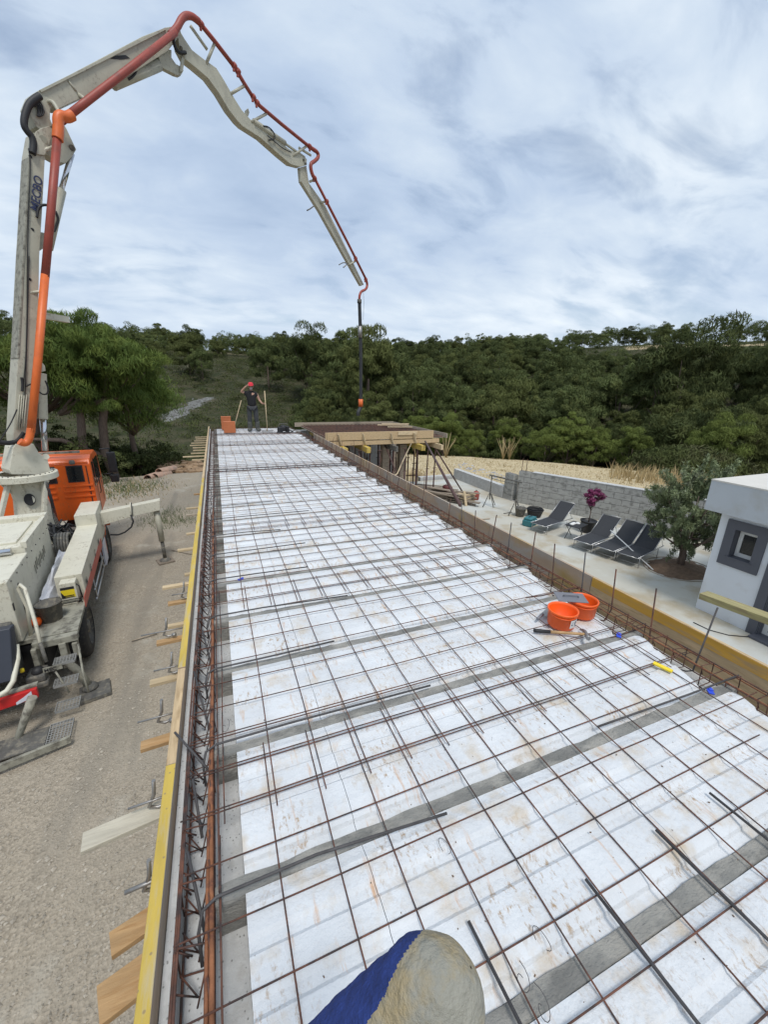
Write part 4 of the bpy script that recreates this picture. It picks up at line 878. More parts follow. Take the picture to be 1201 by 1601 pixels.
p = onz(698, 778, -2.3); t = thing('gas_bottle', (p[0], p[1], -2.3), 'dark red drum standing in the timber pile', 'drum'); MB().lathe([(0, 0), (.16, 0), (.17, .02), (.17, .45), (.15, .48), (0, .48)], (0, 0, 0), 16).build('body', mat('dark red paint', (.10, .02, .02), .6), t); MB().tube([(-.1, 0, .48), (-.05, 0, .54), (.05, 0, .54), (.1, 0, .48)], .01, 6).build('handle', M_dgrey, t)
# olive tree and its bed
ot = onz(1062, 888, -2.3)
bd = MB(); V = []; n = 30
bd.lathe([(0, .13), (.25, .12), (.5, .07), (.72, .015), (.8, -.02)], (ot[0] - .05, ot[1] - .02, -2.3), 36)
bdo = bd.build('soil_bed', M_soil); tag(bdo, kind='structure')
for v in bdo.data.vertices: v.co.z += .05 * mnoise.noise(v.co * 7); v.co.y = ot[1] + (v.co.y - ot[1]) * .8
kb = MB().tube([(ot[0] - .05 + .82 * math.cos(a), ot[1] - .02 + .66 * math.sin(a), -2.292) for a in np.linspace(0, 6.283, 40)], .012, 6); tag(kb.build('bed_edging', M_woodg), 'thin brown edging around the olive tree bed', 'edging')
t = thing('olive_tree', (ot[0], ot[1], -2.3), 'round olive tree growing from a soil bed beside the white house', 'tree')
tk = MB().tube([(0, 0, -.02), (.03, 0, .3), (.0, .03, .7), (.03, .0, 1.1)], .07, 10, [.09, .075, .065, .045]); rr_ = random.Random(3)
for i in range(16):
    a = rr_.random() * 6.28; z0 = .45 + rr_.random() * .6; L2 = rr_.uniform(.5, 1.1); e = rr_.uniform(.3, 1.2)
    tk.tube([(0, 0, z0), (L2 * .45 * math.cos(a), L2 * .45 * math.sin(a), z0 + .3 * e), (L2 * .9 * math.cos(a), L2 * .9 * math.sin(a), z0 + .85 * e)], .02, 6, [.03, .018, .007])
tk.build('trunk', M_bark, t)
def ogen(n, r):
    K = 120; cc = r.normal(size=(K, 3)); cc /= np.linalg.norm(cc, axis=1)[:, None]; cc *= r.uniform(.25, 1.0, (K, 1)) ** .5 * np.array([1.0, 1.0, .78]); k = r.randint(0, K, n)
    # twigs: leaves strung along outward pointing shoots
    d = cc[k] / np.linalg.norm(cc[k], axis=1)[:, None] + r.normal(size=(K, 3))[k] * .45 + np.array([0, 0, .25]); s = r.uniform(-.05, .30, (n, 1))
    return cc[k] * .88 + d * s + r.normal(size=(n, 3)) * .035 + np.array([0, 0, 1.28]), d * .6 + r.normal(size=(n, 3)) * .5
V, F = leafcloud(38000, ogen, .085, .30, 8); V[:, 2] = (V[:, 2] - .6) * 1.22 + .6; V[:, :2] *= .80; npmesh('crown', V, F, M_olive, t)
# white house
H = thing('house', (8.45, 4.17, -2.3), 'small white house with grey parapet and charcoal window surround', 'house')
wl = MB()   # facade on x=0 plane, with openings: window y -.78..-.17 z 1.15..1.82 ; door y -1.9..-.94 z 0..1.55
wl.bx(0, .25, -.17, 0, 0, 2.02).bx(0, .25, -.93, -.17, 0, 1.15).bx(0, .25, -.93, -.17, 1.82, 2.02).bx(0, .25, -.94, -.78, 1.15, 1.82)
wl.bx(0, .25, -1.9, -.94, 1.55, 2.02).bx(0, .25, -6.5, -1.9, 0, 2.02).bx(0, 5.0, -.25, 0, 0, 2.02) if False else None
wl = MB().bx(0, .25, -.20, 0, 0, 2.02).bx(0, .25, -.72, -.20, 0, 1.18).bx(0, .25, -.72, -.20, 1.80, 2.02).bx(0, .25, -1.0, -.72, 0, 2.02).bx(0, .25, -1.9, -1.0, 1.62, 2.02).bx(0, .25, -6.5, -1.9, 0, 2.02).bx(.25, 5.0, -.25, 0, 0, 2.02).bx(.25, 5, -6.5, -6.25, 0, 2.02).bx(4.75, 5.0, -6.25, -.25, 0, 2.02)
wl.build('wall', M_render, H)
pp = MB().bx(-.28, 5.2, -6.7, .16, 2.02, 2.06).bx(-.28, .12, -6.7, .16, 2.06, 2.56).bx(.12, 5.2, -.20, .16, 2.06, 2.56).bx(4.8, 5.2, -6.7, -.2, 2.06, 2.56).bx(.12, 4.8, -6.7, -6.3, 2.06, 2.56)
pp.build('parapet', M_parap, H); MB().bx(-.285, .45, -6.7, .165, 2.56, 2.585).bx(.45, 5.2, -.35, .165, 2.56, 2.585).build('coping', M_parat, H)
MB().bx(.45, 4.8, -6.3, -.35, 2.065, 2.075).build('roof_deck', M_black, H)
wf = MB().bx(-.035, -.002, -.76, -.14, 1.74, 1.90).bx(-.035, -.002, -.76, -.14, 1.05, 1.22).bx(-.035, -.002, -.29, -.14, 1.22, 1.74).bx(-.035, -.002, -.76, -.62, 1.22, 1.74)
wn_ = wf.build('window', M_frame, H); MB().bx(.002, .2, -.295, -.285, 1.22, 1.74).bx(.002, .2, -.625, -.615, 1.22, 1.74).bx(.002, .2, -.615, -.295, 1.735, 1.742).bx(-.05, .2, -.64, -.24, 1.205, 1.225).build('reveal', M_frame, wn_)
MB().bx(.12, .17, -.61, -.30, 1.23, 1.30).bx(.12, .17, -.61, -.30, 1.66, 1.73).bx(.12, .17, -.36, -.30, 1.30, 1.66).bx(.12, .17, -.61, -.56, 1.30, 1.66).build('frame', M_white, wn_); MB().bx(.14, .15, -.56, -.36, 1.30, 1.66).build('pane', M_glass, wn_)
dr = MB().bx(-.035, -.002, -1.0, -.86, .0, 1.75).bx(-.035, -.002, -2.0, -1.0, 1.60, 1.75).bx(.0, .2, -1.03, -1.003, 0, 1.6).build('door', M_frame, H)
MB().bx(.10, .14, -1.1, -1.03, 0, 1.6).bx(.10, .14, -1.9, -1.1, .0, .1).build('frame', M_white, dr); MB().bx(.11, .12, -1.9, -1.1, .1, 1.6).build('pane', M_glass, dr); MB().bx(-.2, .1, -1.9, -.98, .002, .04).build('sill', M_frame, dr)
c_pts = [onz(*q, -2.29) for q in ((1085, 973), (1110, 985), (1140, 993), (1175, 996))]
bar(c_pts, .008, M_black, 'thin black cable lying on the patio to the house door', None, 'cable', 'cable')
pth('concrete_strip', M_patio, 'raised pale concrete strip along the foot of the house', 'step', MB().bx(6.3, 8.4, 3.0, 3.35, -2.29, -2.27)) if False else None

# ---------------------------------------------------------------- concrete pump truck (local: +X right side, +Y forward, z up from the ground)
TA = R(7.5); TO = np.array([-2.02, 6.1, -2.5]); TU = np.array([math.cos(TA), math.sin(TA), 0]); TV = np.array([-math.sin(TA), math.cos(TA), 0])
K = thing('concrete_pump_truck', tuple(TO), 'concrete pump truck with orange cab, cream body and raised folding boom', 'truck', TA)
def tl(P): d = np.array(P) - TO; return Vector((d @ TU, d @ TV, d[2]))
def tv(px, py, v): d = ray(px, py); return tl(CAMC + d * (((TO - CAMC) @ TV + v) / (d @ TV)))
def tu(px, py, u): d = ray(px, py); return tl(CAMC + d * (((TO - CAMC) @ TU + u) / (d @ TU)))
def th_(px, py, h): return tl(onz(px, py, -2.5 + h))
MB().bx(-.95, -.75, -.3, 6.6, .62, .86).bx(-1.75, -1.55, -.3, 6.6, .62, .86).bx(-1.6, -.9, -.2, -.1, .6, .85).bx(-1.6, -.9, 2.5, 2.6, .6, .85).build('chassis', M_black, K); MB().bx(-2.15, -.45, .0, 4.4, .42, .84).build('under_deck_shade', M_black, K)  # last black box is added to stand in for shade beneath the truck
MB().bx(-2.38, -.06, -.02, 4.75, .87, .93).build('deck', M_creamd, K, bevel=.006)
# wheels
def wheel(y, side, w=.30, r=.47):
    x = -.07 - w if side > 0 else -2.43; c = (x + w / 2, y, r)
    m_ = MB(); prof = [(-w / 2, .29), (-w / 2 + .01, .38), (-w / 2 + .03, r - .03), (-w / 2 + .06, r), (w / 2 - .06, r), (w / 2 - .03, r - .03), (w / 2 - .01, .38), (w / 2, .29)]; n = 48; V = []
    for (a, rr) in prof:
        for j in range(n):
            th = 2 * math.pi * j / n; e = -.012 if (j % 2 and rr > r - .02) else 0
            V.append((c[0] + a, c[1] + (rr + e) * math.cos(th), c[2] + (rr + e) * math.sin(th)))
    k = len(prof); m_.add(V, [(i * n + j, i * n + (j + 1) % n, (i + 1) * n + (j + 1) % n, (i + 1) * n + j) for i in range(k - 1) for j in range(n)], True)
    tt = m_.build('wheel', M_tyre, K); m_ = MB(); prof = [(-w / 2 + .01, .31), (-w / 2 + .04, .28), (-w / 2 + .12, .24), (-w / 2 + .12, .12), (-w / 2 + .02, .10), (-w / 2 + .02, .001)]
    sg = side
    V = [(c[0] - sg * a, c[1] + rr * math.cos(2 * math.pi * j / 24), c[2] + rr * math.sin(2 * math.pi * j / 24)) for a, rr in prof for j in range(24)]
    m_.add(V, [(i * 24 + j, i * 24 + (j + 1) % 24, (i + 1) * 24 + (j + 1) % 24, (i + 1) * 24 + j) for i in range(5) for j in range(24)], True); m_.build('rim', M_dgrey, tt)
for y in (.88, 4.95): wheel(y, 1); wheel(y, -1)
wheel(.88, 1, .28, .50) if False else None
def arc(x0, x1, cy, cz, r0, r1, a0, a1, n=14):
    m_ = MB(); A = []; B = []
    for q in range(n + 1):
        a = R(a0 + (a1 - a0) * q / n); A.append((cy + r1 * math.cos(a), cz + r1 * math.sin(a)))
    for q in range(n, -1, -1):
        a = R(a0 + (a1 - a0) * q / n); A.append((cy + r0 * math.cos(a), cz + r0 * math.sin(a)))
    return m_.prism([(x0, a, b) for a, b in A], [(x1, a, b) for a, b in A])
arc(-.44, -.05, 4.95, .52, .60, .64, 20, 150).build('mudguard', M_cab, K)
MB().bx(-.10, -.055, 3.72, 4.18, .35, .86).build('side_panel', M_whiter, K, bevel=.01); MB().bx(-.30, -.07, 4.28, 4.36, .40, .9).build('red_panel', M_cab, K, bevel=.01)
MB().tube([(-.09, 1.9, .60), (-.09, 3.6, .60)], .022, 8).tube([(-.09, 1.9, .42), (-.09, 3.6, .42)], .022, 8).tube([(-.09, 2.0, .85), (-.09, 2.0, .4)], .018, 8).tube([(-.09, 3.4, .85), (-.09, 3.4, .4)], .018, 8).build('side_guard', M_alu, K)
# right outrigger box with control box
bo = MB().prism([(-.41, 1.0, .935), (-.06, 1.0, .935), (-.06, 1.0, 1.34), (-.41, 1.0, 1.34)], [(-.41, 3.55, .935), (-.06, 3.55, .935), (-.06, 3.55, 1.37), (-.41, 3.55, 1.37)])
ob = bo.build('outrigger_box', M_cream, K, bevel=.006)
MB().bx(-.42, -.055, 3.53, 4.62, .935, 1.60).build('raised_cover', M_cream, ob, bevel=.008)
MB().bx(-.059, -.051, .75, 3.6, .87, 1.04).build('red_band', mat('faded red band', (.50, .10, .07), .5, .1, 4), ob)
for q, yy in enumerate((1.15, 1.75, 2.45, 3.1)):
    text_obj('lettering', 'MEC'[q % 3], .17, frame_m((-.0485, yy, 1.05), (0, 1, 0), (0, 0, 1)), M_dgrey, ob, .001)
MB().bx(-.33, -.13, .80, .985, .98, 1.30).bx(-.33, -.15, .80, .97, .875, .965).build('control_box', M_cream, K, bevel=.008)
MB().bx(-.325, -.155, .795, .799, 1.06, 1.19).build('warning_sticker', M_sticker, K)
MB().bx(-.325, -.155, .794, .7985, 1.195, 1.235).bx(-.32, -.17, .792, .7945, 1.085, 1.10).bx(-.30, -.17, .792, .7945, 1.065, 1.075).prism([(-.325, .792, 1.06), (-.325, .792, 1.17), (-.27, .792, 1.06)], [(-.325, .7945, 1.06), (-.325, .7945, 1.17), (-.27, .7945, 1.06)]).build('sticker_print', M_black, K)
MB().tube([(-.34, .78, 1.03), (-.12, .78, 1.03), (-.10, .8, 1.0), (-.10, .82, .93)], .008, 6).tube([(-.33, .78, .98), (-.14, .78, .98)], .006, 6).tube([(-.13, .86, 1.24), (-.10, .85, 1.2), (-.09, .86, 1.0)], .010, 6).build('cable_loop', M_black, K)
MB().lathe([(0, 0), (.03, 0), (.03, .05), (.02, .05), (.02, .1), (.03, .1), (.03, .13), (0, .13)], (-.38, .82, .96), 10).build('valve_block', M_chrome, K)
# slewing outrigger beam, leg and foot
b0 = tv(150, 812, 4.25); b1_ = tv(250, 790, 4.25)
bm = MB().prism([tv(152, 803, 4.12), tv(250, 782, 4.12), tv(250, 798, 4.12), tv(214, 806, 4.12), tv(154, 823, 4.12)], [p + Vector((.0, .22, 0)) for p in (tv(152, 803, 4.12), tv(250, 782, 4.12), tv(250, 798, 4.12), tv(214, 806, 4.12), tv(154, 823, 4.12))])
orb = bm.build('outrigger_beam', M_cream, K, bevel=.008)
lt = tv(244, 798, 4.24); MB().tube([lt, Vector((lt.x + .02, lt.y, .55))], .065, 12).build('outrigger_leg', M_arm, K); MB().tube([(lt.x + .02, lt.y, .56), (lt.x + .03, lt.y, .08)], .04, 10).build('leg_rod', M_dgrey, K)
MB().lathe([(0, .10), (.05, .10), (.13, .05), (.13, .03), (0, .03)], (lt.x + .03, lt.y, 0), 16).build('foot_plate', M_dgrey, K)
MB().tube([tv(204, 805, 4.0), tv(208, 815, 3.98), tv(205, 824, 3.98), tv(195, 832, 4), tv(185, 836, 4.05), tv(172, 836, 4.1)], .018, 8).tube([tv(205, 786, 4.08), tv(206, 812, 4.08)], .012, 6).build('hydraulic_hose', M_black, K)
MB().tube([tv(203, 786, 4.08), tv(206, 812, 4.08)], .014, 6).build('hose_bracket', M_cream, K)
# rear leg with foot by the wheel
MB().tube([(-.30, -.12, .62), (-.12, -.17, .35), (-.06, -.2, .12)], .05, 10).build('rear_leg', M_creamd, K); MB().lathe([(0, .14), (.05, .14), (.10, .09), (.10, .07), (0, .07)], (-.04, -.2, 0), 14).build('foot_plate', M_dgrey, K)
for o_, sz in (((lt.x + .03, lt.y), .36),):
    w_ = TO + TU * o_[0] + TV * o_[1]; t_ = MB().box((0, 0, 0), (sz, sz, .035)); o2 = t_.build('outrigger_pad', M_woodgx, bevel=.004); o2.location = (w_[0], w_[1], -2.48); o2.rotation_euler[2] = TA + .2
    tag(o2, 'square brown pad under the front outrigger foot', 'pad')
w_ = TO + TU * .02 + TV * -.27; o2 = MB().box((0, 0, 0), (.36, .34, .06)).build('outrigger_pad', M_dgrey, bevel=.006); o2.location = (w_[0], w_[1], -2.467); o2.rotation_euler[2] = TA + .12; tag(o2, 'thick dark square pad beside the rear wheel', 'pad')
# tank, engine covers
MB().bx(-2.25, -.66, 1.05, 2.55, .94, 1.90).build('water_tank', M_cream, K, bevel=.012); MB().bx(-2.25, -.64, -.05, 1.03, .94, 1.80).build('engine_cover', M_cream, K, bevel=.012)
MB().bx(-2.2, -.78, 1.2, 2.3, 1.90, 1.93).bx(-2.28, -.63, 2.40, 2.6, 1.86, 1.98).bx(-.70, -.63, 1.05, 2.4, 1.86, 1.96).build('cover_lip', M_cream, K, bevel=.006)
MB().tube([(-2.2, .98, 1.86), (-.80, .98, 1.86)], .045, 12).build('steel_roll', M_chrome, K)
MB().bx(-.642, -.636, .30, .34, 1.15, 1.62).bx(-.642, -.636, -.06, -.02, 1.4, 1.5).build('slot', M_black, K)
sc = MB()
for q in range(9): sc.bx(-.655 + 0, -.653, 1.25 + q * .09, 1.29 + q * .09, 1.36 + .03 * (q % 3), 1.50 + .03 * (q % 3))
sc.build('faded_lettering', M_creamd, K)
bl = MB()
for yy in np.arange(.1, 2.5, .28): bl.tube([(-.64, yy, 1.75), (-.63, yy, 1.75)], .012, 6)
bl.build('bolts', M_dgrey, K)
# hose reel, tarpaulin, bits on deck
rl = MB()
for q in range(5): rl.tube([(-.62 + .045 * q, 2.75 + .23 * math.cos(a), 1.22 + .27 * math.sin(a)) for a in np.linspace(0, 6.283, 24)], .022, 6)
rl.build('hose_reel', M_dgrey, K)
tp = MB(); V = []; n = 16
for i in range(n + 1):
    for j in range(9):
        u = i / n; w_ = j / 8; x = -.63 + .24 * w_; y = .62 + 1.75 * u; z = 1.0 + .34 * math.sin(math.pi * w_) * (.5 + .5 * u) + .06 * mnoise.noise(Vector((x * 9, y * 3, 0))) + .035 * math.sin(x * 60 + y * 4)
        V.append((x, y, z))
tp.add(V, [(i * 9 + j, i * 9 + j + 1, (i + 1) * 9 + j + 1, (i + 1) * 9 + j) for i in range(n) for j in range(8)]); o = tp.build('tarpaulin', M_tarp, None, fix=False); o.location = tuple(TO); o.rotation_euler[2] = TA; sm = o.modifiers.new('solid', 'SOLIDIFY'); sm.thickness = .012; tag(o, 'crumpled grey white tarpaulin lying on the truck deck beside the long cream box', 'tarpaulin')
MB().lathe([(0, 0), (.13, 0), (.16, .26), (.165, .26), (.15, .26), (.12, .02), (0, .02)], (-.42, .45, .935), 16).tube([(-.58, .45, 1.2), (-.45, .4, 1.12), (-.27, .45, 1.2)], .004, 5).build('pail_body', M_dgrey, K)
MB().lathe([(0, 0), (.05, .01), (.065, .06), (.05, .11), (0, .12)], (-.56, .32, .94), 12).build('orange_lamp', M_orange, K)
cl = MB()
for q in range(14): cl.tube([(-.9 + .5 * rng.random(), 3.0 + .9 * rng.random(), 1.0 + .5 * rng.random()) for _ in range(4)], .02, 6)
cl.build('hose_tangle', M_black, K)
MB().bx(-.8, -.45, 3.1, 4.3, .93, 1.15).build('valve_bank', M_dgrey, K, bevel=.02)
# inverted V lever at the rear
MB().tube([tv(48, 995, .1), tv(42, 950, .1), tv(28, 920, .1), tv(31, 914, .1), tv(38, 920, .05), tv(55, 975, -.15), tv(62, 1005, -.3)], .022, 8).build('lever_frame', M_cream, K)
MB().tube([tv(62, 1005, -.3), tv(72, 1035, -.4)], .022, 8).build('lever_end', M_dgrey, K)
# rear end: hopper, bumper, steps, plate
MB().prism([(-2.2, -.40, 1.34), (-.62, -.40, 1.34), (-.66, -.62, .75), (-2.2, -.62, .75)], [(-2.2, -.30, 1.34), (-.60, -.30, 1.34), (-.62, -.5, .75), (-2.2, -.5, .75)]).build('rubber_flap', mat('blue black rubber flap', (.035, .04, .055), .45, .08, 4), K, bevel=.01)
MB().bx(-2.1, -.68, -.30, -.06, .60, 1.28).build('hopper', M_dgrey, K, bevel=.03)
MB().tube([tv(25, 1008, -.35), tv(27, 1030, -.45), tv(20, 1065, -.65), tv(10, 1080, -.75), tv(-10, 1092, -.8)], .028, 10).build('hopper_rail', M_cream, K)
bR = tv(57, 1080, -.72); bL = tv(0, 1098, -.72); dlt = (bL - bR); bE = bR + dlt * 3.2
bmp = MB().prism([bR + Vector((0, 0, .03)), bR + Vector((0, 0, -.10)), bE + Vector((0, 0, -.13)), bE + Vector((0, 0, .03))], [p + Vector((0, .05, 0)) for p in (bR + Vector((0, 0, .03)), bR + Vector((0, 0, -.10)), bE + Vector((0, 0, -.13)), bE + Vector((0, 0, .03)))]).build('bumper', M_red, K, bevel=.006)
q1 = bR + dlt * .15 - Vector((0, .004, 0)); q2 = bR + dlt * .62 - Vector((0, .004, 0))
MB().prism([q1 + Vector((0, 0, .02)), q1 + Vector((0, 0, -.07)), q2 + Vector((0, 0, -.105)), q2 + Vector((0, 0, -.07)), (q1 + q2) / 2 + Vector((0, 0, -.03))], [p + Vector((0, .003, 0)) for p in (q1 + Vector((0, 0, .02)), q1 + Vector((0, 0, -.07)), q2 + Vector((0, 0, -.105)), q2 + Vector((0, 0, -.07)), (q1 + q2) / 2 + Vector((0, 0, -.03)))]).build('white_stripe', M_whiter, bmp)
MB().prism([bR + Vector((0, .055, .03)), bR + Vector((0, .055, .055)), bE + Vector((0, .055, .055)), bE + Vector((0, .055, .03))], [p + Vector((0, .12, 0)) for p in (bR + Vector((0, 0, .03)), bR + Vector((0, 0, .055)), bE + Vector((0, 0, .055)), bE + Vector((0, 0, .03)))]).build('bumper_ledge', M_creamd, K)
def grate(c, w, d, name='step', nx=7, ny=5, par=K, fr=M_dgrey):
    x, y, z = c; m_ = MB(); m_.bx(x - w / 2, x + w / 2, y - d / 2, y - d / 2 + .008, z - .03, z).bx(x - w / 2, x + w / 2, y + d / 2 - .008, y + d / 2, z - .03, z).bx(x - w / 2, x - w / 2 + .008, y - d / 2, y + d / 2, z - .03, z + .001).bx(x + w / 2 - .008, x + w / 2, y - d / 2, y + d / 2, z - .03, z + .001)
    for i in range(1, nx): m_.bx(x - w / 2 + w * i / nx - .0035, x - w / 2 + w * i / nx + .0035, y - d / 2, y + d / 2, z - .007, z - .001)
    for i in range(1, ny): m_.bx(x - w / 2, x + w / 2, y - d / 2 + d * i / ny - .004, y - d / 2 + d * i / ny + .004, z - .007, z - .002)
    m_.build(name, M_grat, par)
for (px, py, v, w_, d_) in ((101, 1030, -.28, .24, .17), (103, 1063, -.42, .26, .17), (106, 1100, -.55, .26, .2)):
    c = tv(px, py, v); grate(c, w_, d_)
c = tv(82, 1045, -.42); pl_ = MB().box(c, (.20, .012, .07)).build('name_plate', M_creamd, K, bevel=.002)
text_obj('lettering', 'MEC', .065, frame_m(c + Vector((-.09, -.009, -.024)), (1, 0, 0), (0, 0, 1)), M_black, pl_, .001)
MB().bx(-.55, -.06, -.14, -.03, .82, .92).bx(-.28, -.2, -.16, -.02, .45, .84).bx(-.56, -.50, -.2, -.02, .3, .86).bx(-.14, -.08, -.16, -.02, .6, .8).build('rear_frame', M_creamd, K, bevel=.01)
MB().bx(-.62, -.42, -.42, -.18, .50, .60).bx(-.62, -.40, -.44, -.30, .42, .50).build('light_box', M_dgrey, K, bevel=.02); MB().lathe([(0, .06), (.05, .05), (.07, .0), (.06, -.03), (0, -.03)], (-.50, -.33, .62), 14).build('rear_lamp', M_black, K); MB().lathe([(0, .03), (.02, .02), (.025, -.02), (0, -.03)], tv(34, 1048, -.45), 10).build('yellow_knob', M_sticker, K)
MB().tube([(-.30, -.45, .62), (-.20, -.52, .3)], .012, 6).tube([(-.06, -.2, .8), (-.02, -.5, .5), (.0, -.55, .25)], .014, 6).build('step_rail', M_creamd, K)
MB().tube([tv(50, 1090, -.78), tv(38, 1125, -.8), tv(18, 1180, -.85)], .05, 10, [.05, .045, .03]).build('hopper_leg', M_creamd, K)
gA = th_(104, 1113, .06)
rm = MB(); A_ = th_(110, 1155, .10); B_ = th_(0, 1200, .10); B2 = A_ + (B_ - A_) * 1.6
rm.beam(A_, B2, .04, .09); rm.build('ramp_edge', M_creamd, K, bevel=.004)
grate(((A_.x - .13), A_.y + .20, .10), .24, .36, 'ramp_grating', 7, 9)
MB().bx(A_.x - .95, A_.x - .26, A_.y + .03, A_.y + .36, .08, .095).build('ramp_plate', M_dgrey, K)
# cab
cb = MB(); prof = [(5.12, 1.02), (5.12, 2.34), (5.20, 2.45), (5.5, 2.51), (6.3, 2.51), (6.65, 2.38), (6.88, 1.75), (6.92, 1.0), (5.12, 1.0)]
cabo = cb.prism([(-2.40, a, b) for a, b in prof], [(-.12, a, b) for a, b in prof]).build('cab', M_cab, K, bevel=.03); cabo.location = (-.08, .25, 0)
for (x0_, x1_) in ((-.60, -.28), (-1.12, -.80)):
    wi = MB().bx(x0_, x1_, 5.105, 5.118, 1.92, 2.32).build('rear_window', M_black, cabo, bevel=.012); MB().bx(x0_ + .03, x1_ - .03, 5.098, 5.104, 1.95, 2.29).build('pane', M_glass, wi, bevel=.02)
rb_ = MB()
for z_ in (1.55, 1.68, 1.81): rb_.bx(-.72, -.14, 5.095, 5.12, z_, z_ + .045); rb_.bx(-1.4, -.86, 5.095, 5.12, z_, z_ + .045)
rb_.bx(-2.3, -.16, 5.10, 5.12, 2.37, 2.40).build('rear_rib', M_cab, cabo, bevel=.008)
MB().bx(-.117, -.108, 5.65, 6.45, 1.75, 2.35).build('side_window', M_glass, cabo, bevel=.02); MB().bx(-.119, -.112, 5.30, 5.52, 1.75, 2.35).build('quarter_window', M_glass, cabo)
MB().lathe([(0, .1), (.05, .09), (.06, .02), (.05, 0), (0, 0)], (-.45, 5.06, 2.36), 10).build('work_lamp', M_dgrey, cabo)
for s_ in (1,):
    MB().tube([(-.05, 6.75, 2.45), (.16, 6.85, 2.45), (.18, 6.85, 2.3)], .02, 8).tube([(-.05, 6.8, 1.75), (.16, 6.85, 1.75)], .018, 8).build('mirror_arm', M_black, cabo)
    MB().bx(.08, .28, 6.80, 6.92, 1.78, 2.35).bx(.08, .28, 6.80, 6.92, 1.5, 1.72).build('mirror', M_black, cabo, bevel=.03)
MB().bx(-2.2, -.3, 5.3, 5.36, 2.58, 2.63).build('roof_rail', M_creamd, cabo)
# turret
tx, ty = -1.17, 4.2
MB().lathe([(.46, .93), (.42, 1.0), (.32, 1.5), (.27, 1.9), (.28, 2.1), (.34, 2.28), (.40, 2.31)], (tx, ty, 0), 28).build('pedestal', M_cream, K)
MB().lathe([(.40, 2.30), (.53, 2.30), (.54, 2.31), (.54, 2.42), (.53, 2.43), (.40, 2.43)], (tx, ty, 0), 36, smooth=False).build('slewing_ring', M_cream, K)
ws = MB()
for a in (-.6, -1.57, -2.5, -3.6, .5): c_, s_ = math.cos(a), math.sin(a); ws.prism([(tx + .26 * c_ - .01 * s_, ty + .26 * s_ + .01 * c_, 2.0), (tx + .44 * c_, ty + .44 * s_, 2.3), (tx + .25 * c_, ty + .25 * s_, 2.3)], [(tx + .26 * c_ + .01 * s_, ty + .26 * s_ - .01 * c_, 2.0), (tx + .44 * c_ + .02 * s_, ty + .44 * s_ - .02 * c_, 2.3), (tx + .25 * c_ + .02 * s_, ty + .25 * s_ - .02 * c_, 2.3)])
ws.build('gusset', M_cream, K)
ho = MB().lathe([(0, 0), (.075, 0), (.09, .01), (.09, -.01)], (0, 0, 0), 18).build('access_hole', M_black, K); ho.rotation_euler = (R(90), 0, R(12)); hp_ = tv(46, 781, 3.88); ho.location = (hp_.x, 3.876, hp_.z); ho.scale = (1, 1.35, 1)
hc = tv(46, 781, 3.9); MB().tube([(hc.x, 3.885, hc.z), (hc.x, 3.93, hc.z)], .085, 20).build('hole_rim', M_cream, K)
for (a, b) in (((70, 742), (67, 862)), ((13, 752), (-2, 815))):
    p_ = tv(*a, 3.9); q_ = tv(*b, 3.7); MB().beam(p_, q_, .09, .07).build('strut', M_cream, K, bevel=.008)
rbt = MB()
for q in range(30): a = 2 * math.pi * q / 30; rbt.tube([(tx + .475 * math.cos(a), ty + .475 * math.sin(a), 2.425), (tx + .475 * math.cos(a), ty + .475 * math.sin(a), 2.445)], .013, 6)
rbt.build('ring_bolts', M_dgrey, K)
th2 = MB()
for q in range(4): th2.tube([(tx + .34 + .02 * q, ty - .36, 2.28), (tx + .38 + .015 * q, ty - .36 - .01 * q, 1.9), (tx + .36 + .02 * q, ty - .34, 1.5), (tx + .42 + .02 * q, ty - .4 + .03 * q, 1.1)], .008, 6)
th2.build('turret_hoses', M_black, K)
for q_ in ((-1.0, -.97, 5.108, 5.121, 1.35, 2.3), (-.22, -.2, 5.108, 5.121, 1.35, 2.3), (-.112, -.106, 5.58, 5.6, 1.1, 2.4), (-.112, -.106, 6.5, 6.52, 1.1, 2.3)): MB().bx(*q_).build('panel_seam', M_black, cabo)
MB().tube([(-.08, 5.62, 1.5), (-.06, 5.64, 1.55), (-.06, 5.64, 2.1), (-.08, 5.62, 2.15)], .012, 6).build('grab_handle', M_black, cabo)
# boom in its own upright plane
BT = TO + TU * -1.17 + TV * 4.2; BD = np.array([4.5, 16.5, 0]) - BT; BD[2] = 0; BD /= np.linalg.norm(BD); BN_ = np.array([BD[1], -BD[0], 0])
def bw_(px, py, n=0.0): d = ray(px, py); return CAMC + d * (((BT - CAMC) @ BN_ + n) / (d @ BN_))
def bp(px, py, n=0.0): return tl(bw_(px, py, n))
LN = tl(TO + BN_); 
def plate(name, pts, n0, n1, m_=M_arm, par=K, bev=.008):
    a = [bp(x, y, n1) for x, y in pts]; b = [p - LN * (n1 - n0) for p in a]; return MB().prism(a, b).build(name, m_, par, bevel=bev)
def btube(name, pts, n, r, m_, par=K, nseg=12, radii=None, rel=None):
    P_ = [bp(p[0], p[1], p[2] if len(p) > 2 else n) for p in pts]
    return MB().tube(P_, r, nseg, radii).build(name, m_, par)
def smoothpx(pts, it=2):
    for _ in range(it):
        q = [pts[0]]
        for a, b in zip(pts, pts[1:]): q += [tuple(.75 * np.array(a) + .25 * np.array(b)), tuple(.25 * np.array(a) + .75 * np.array(b))]
        pts = q + [pts[-1]]
    return pts
plate('turret_head', [(18, 742), (14, 735), (20, 700), (24, 694), (52, 694), (60, 708), (74, 718), (78, 735), (70, 742)], -.20, .20, M_cream)
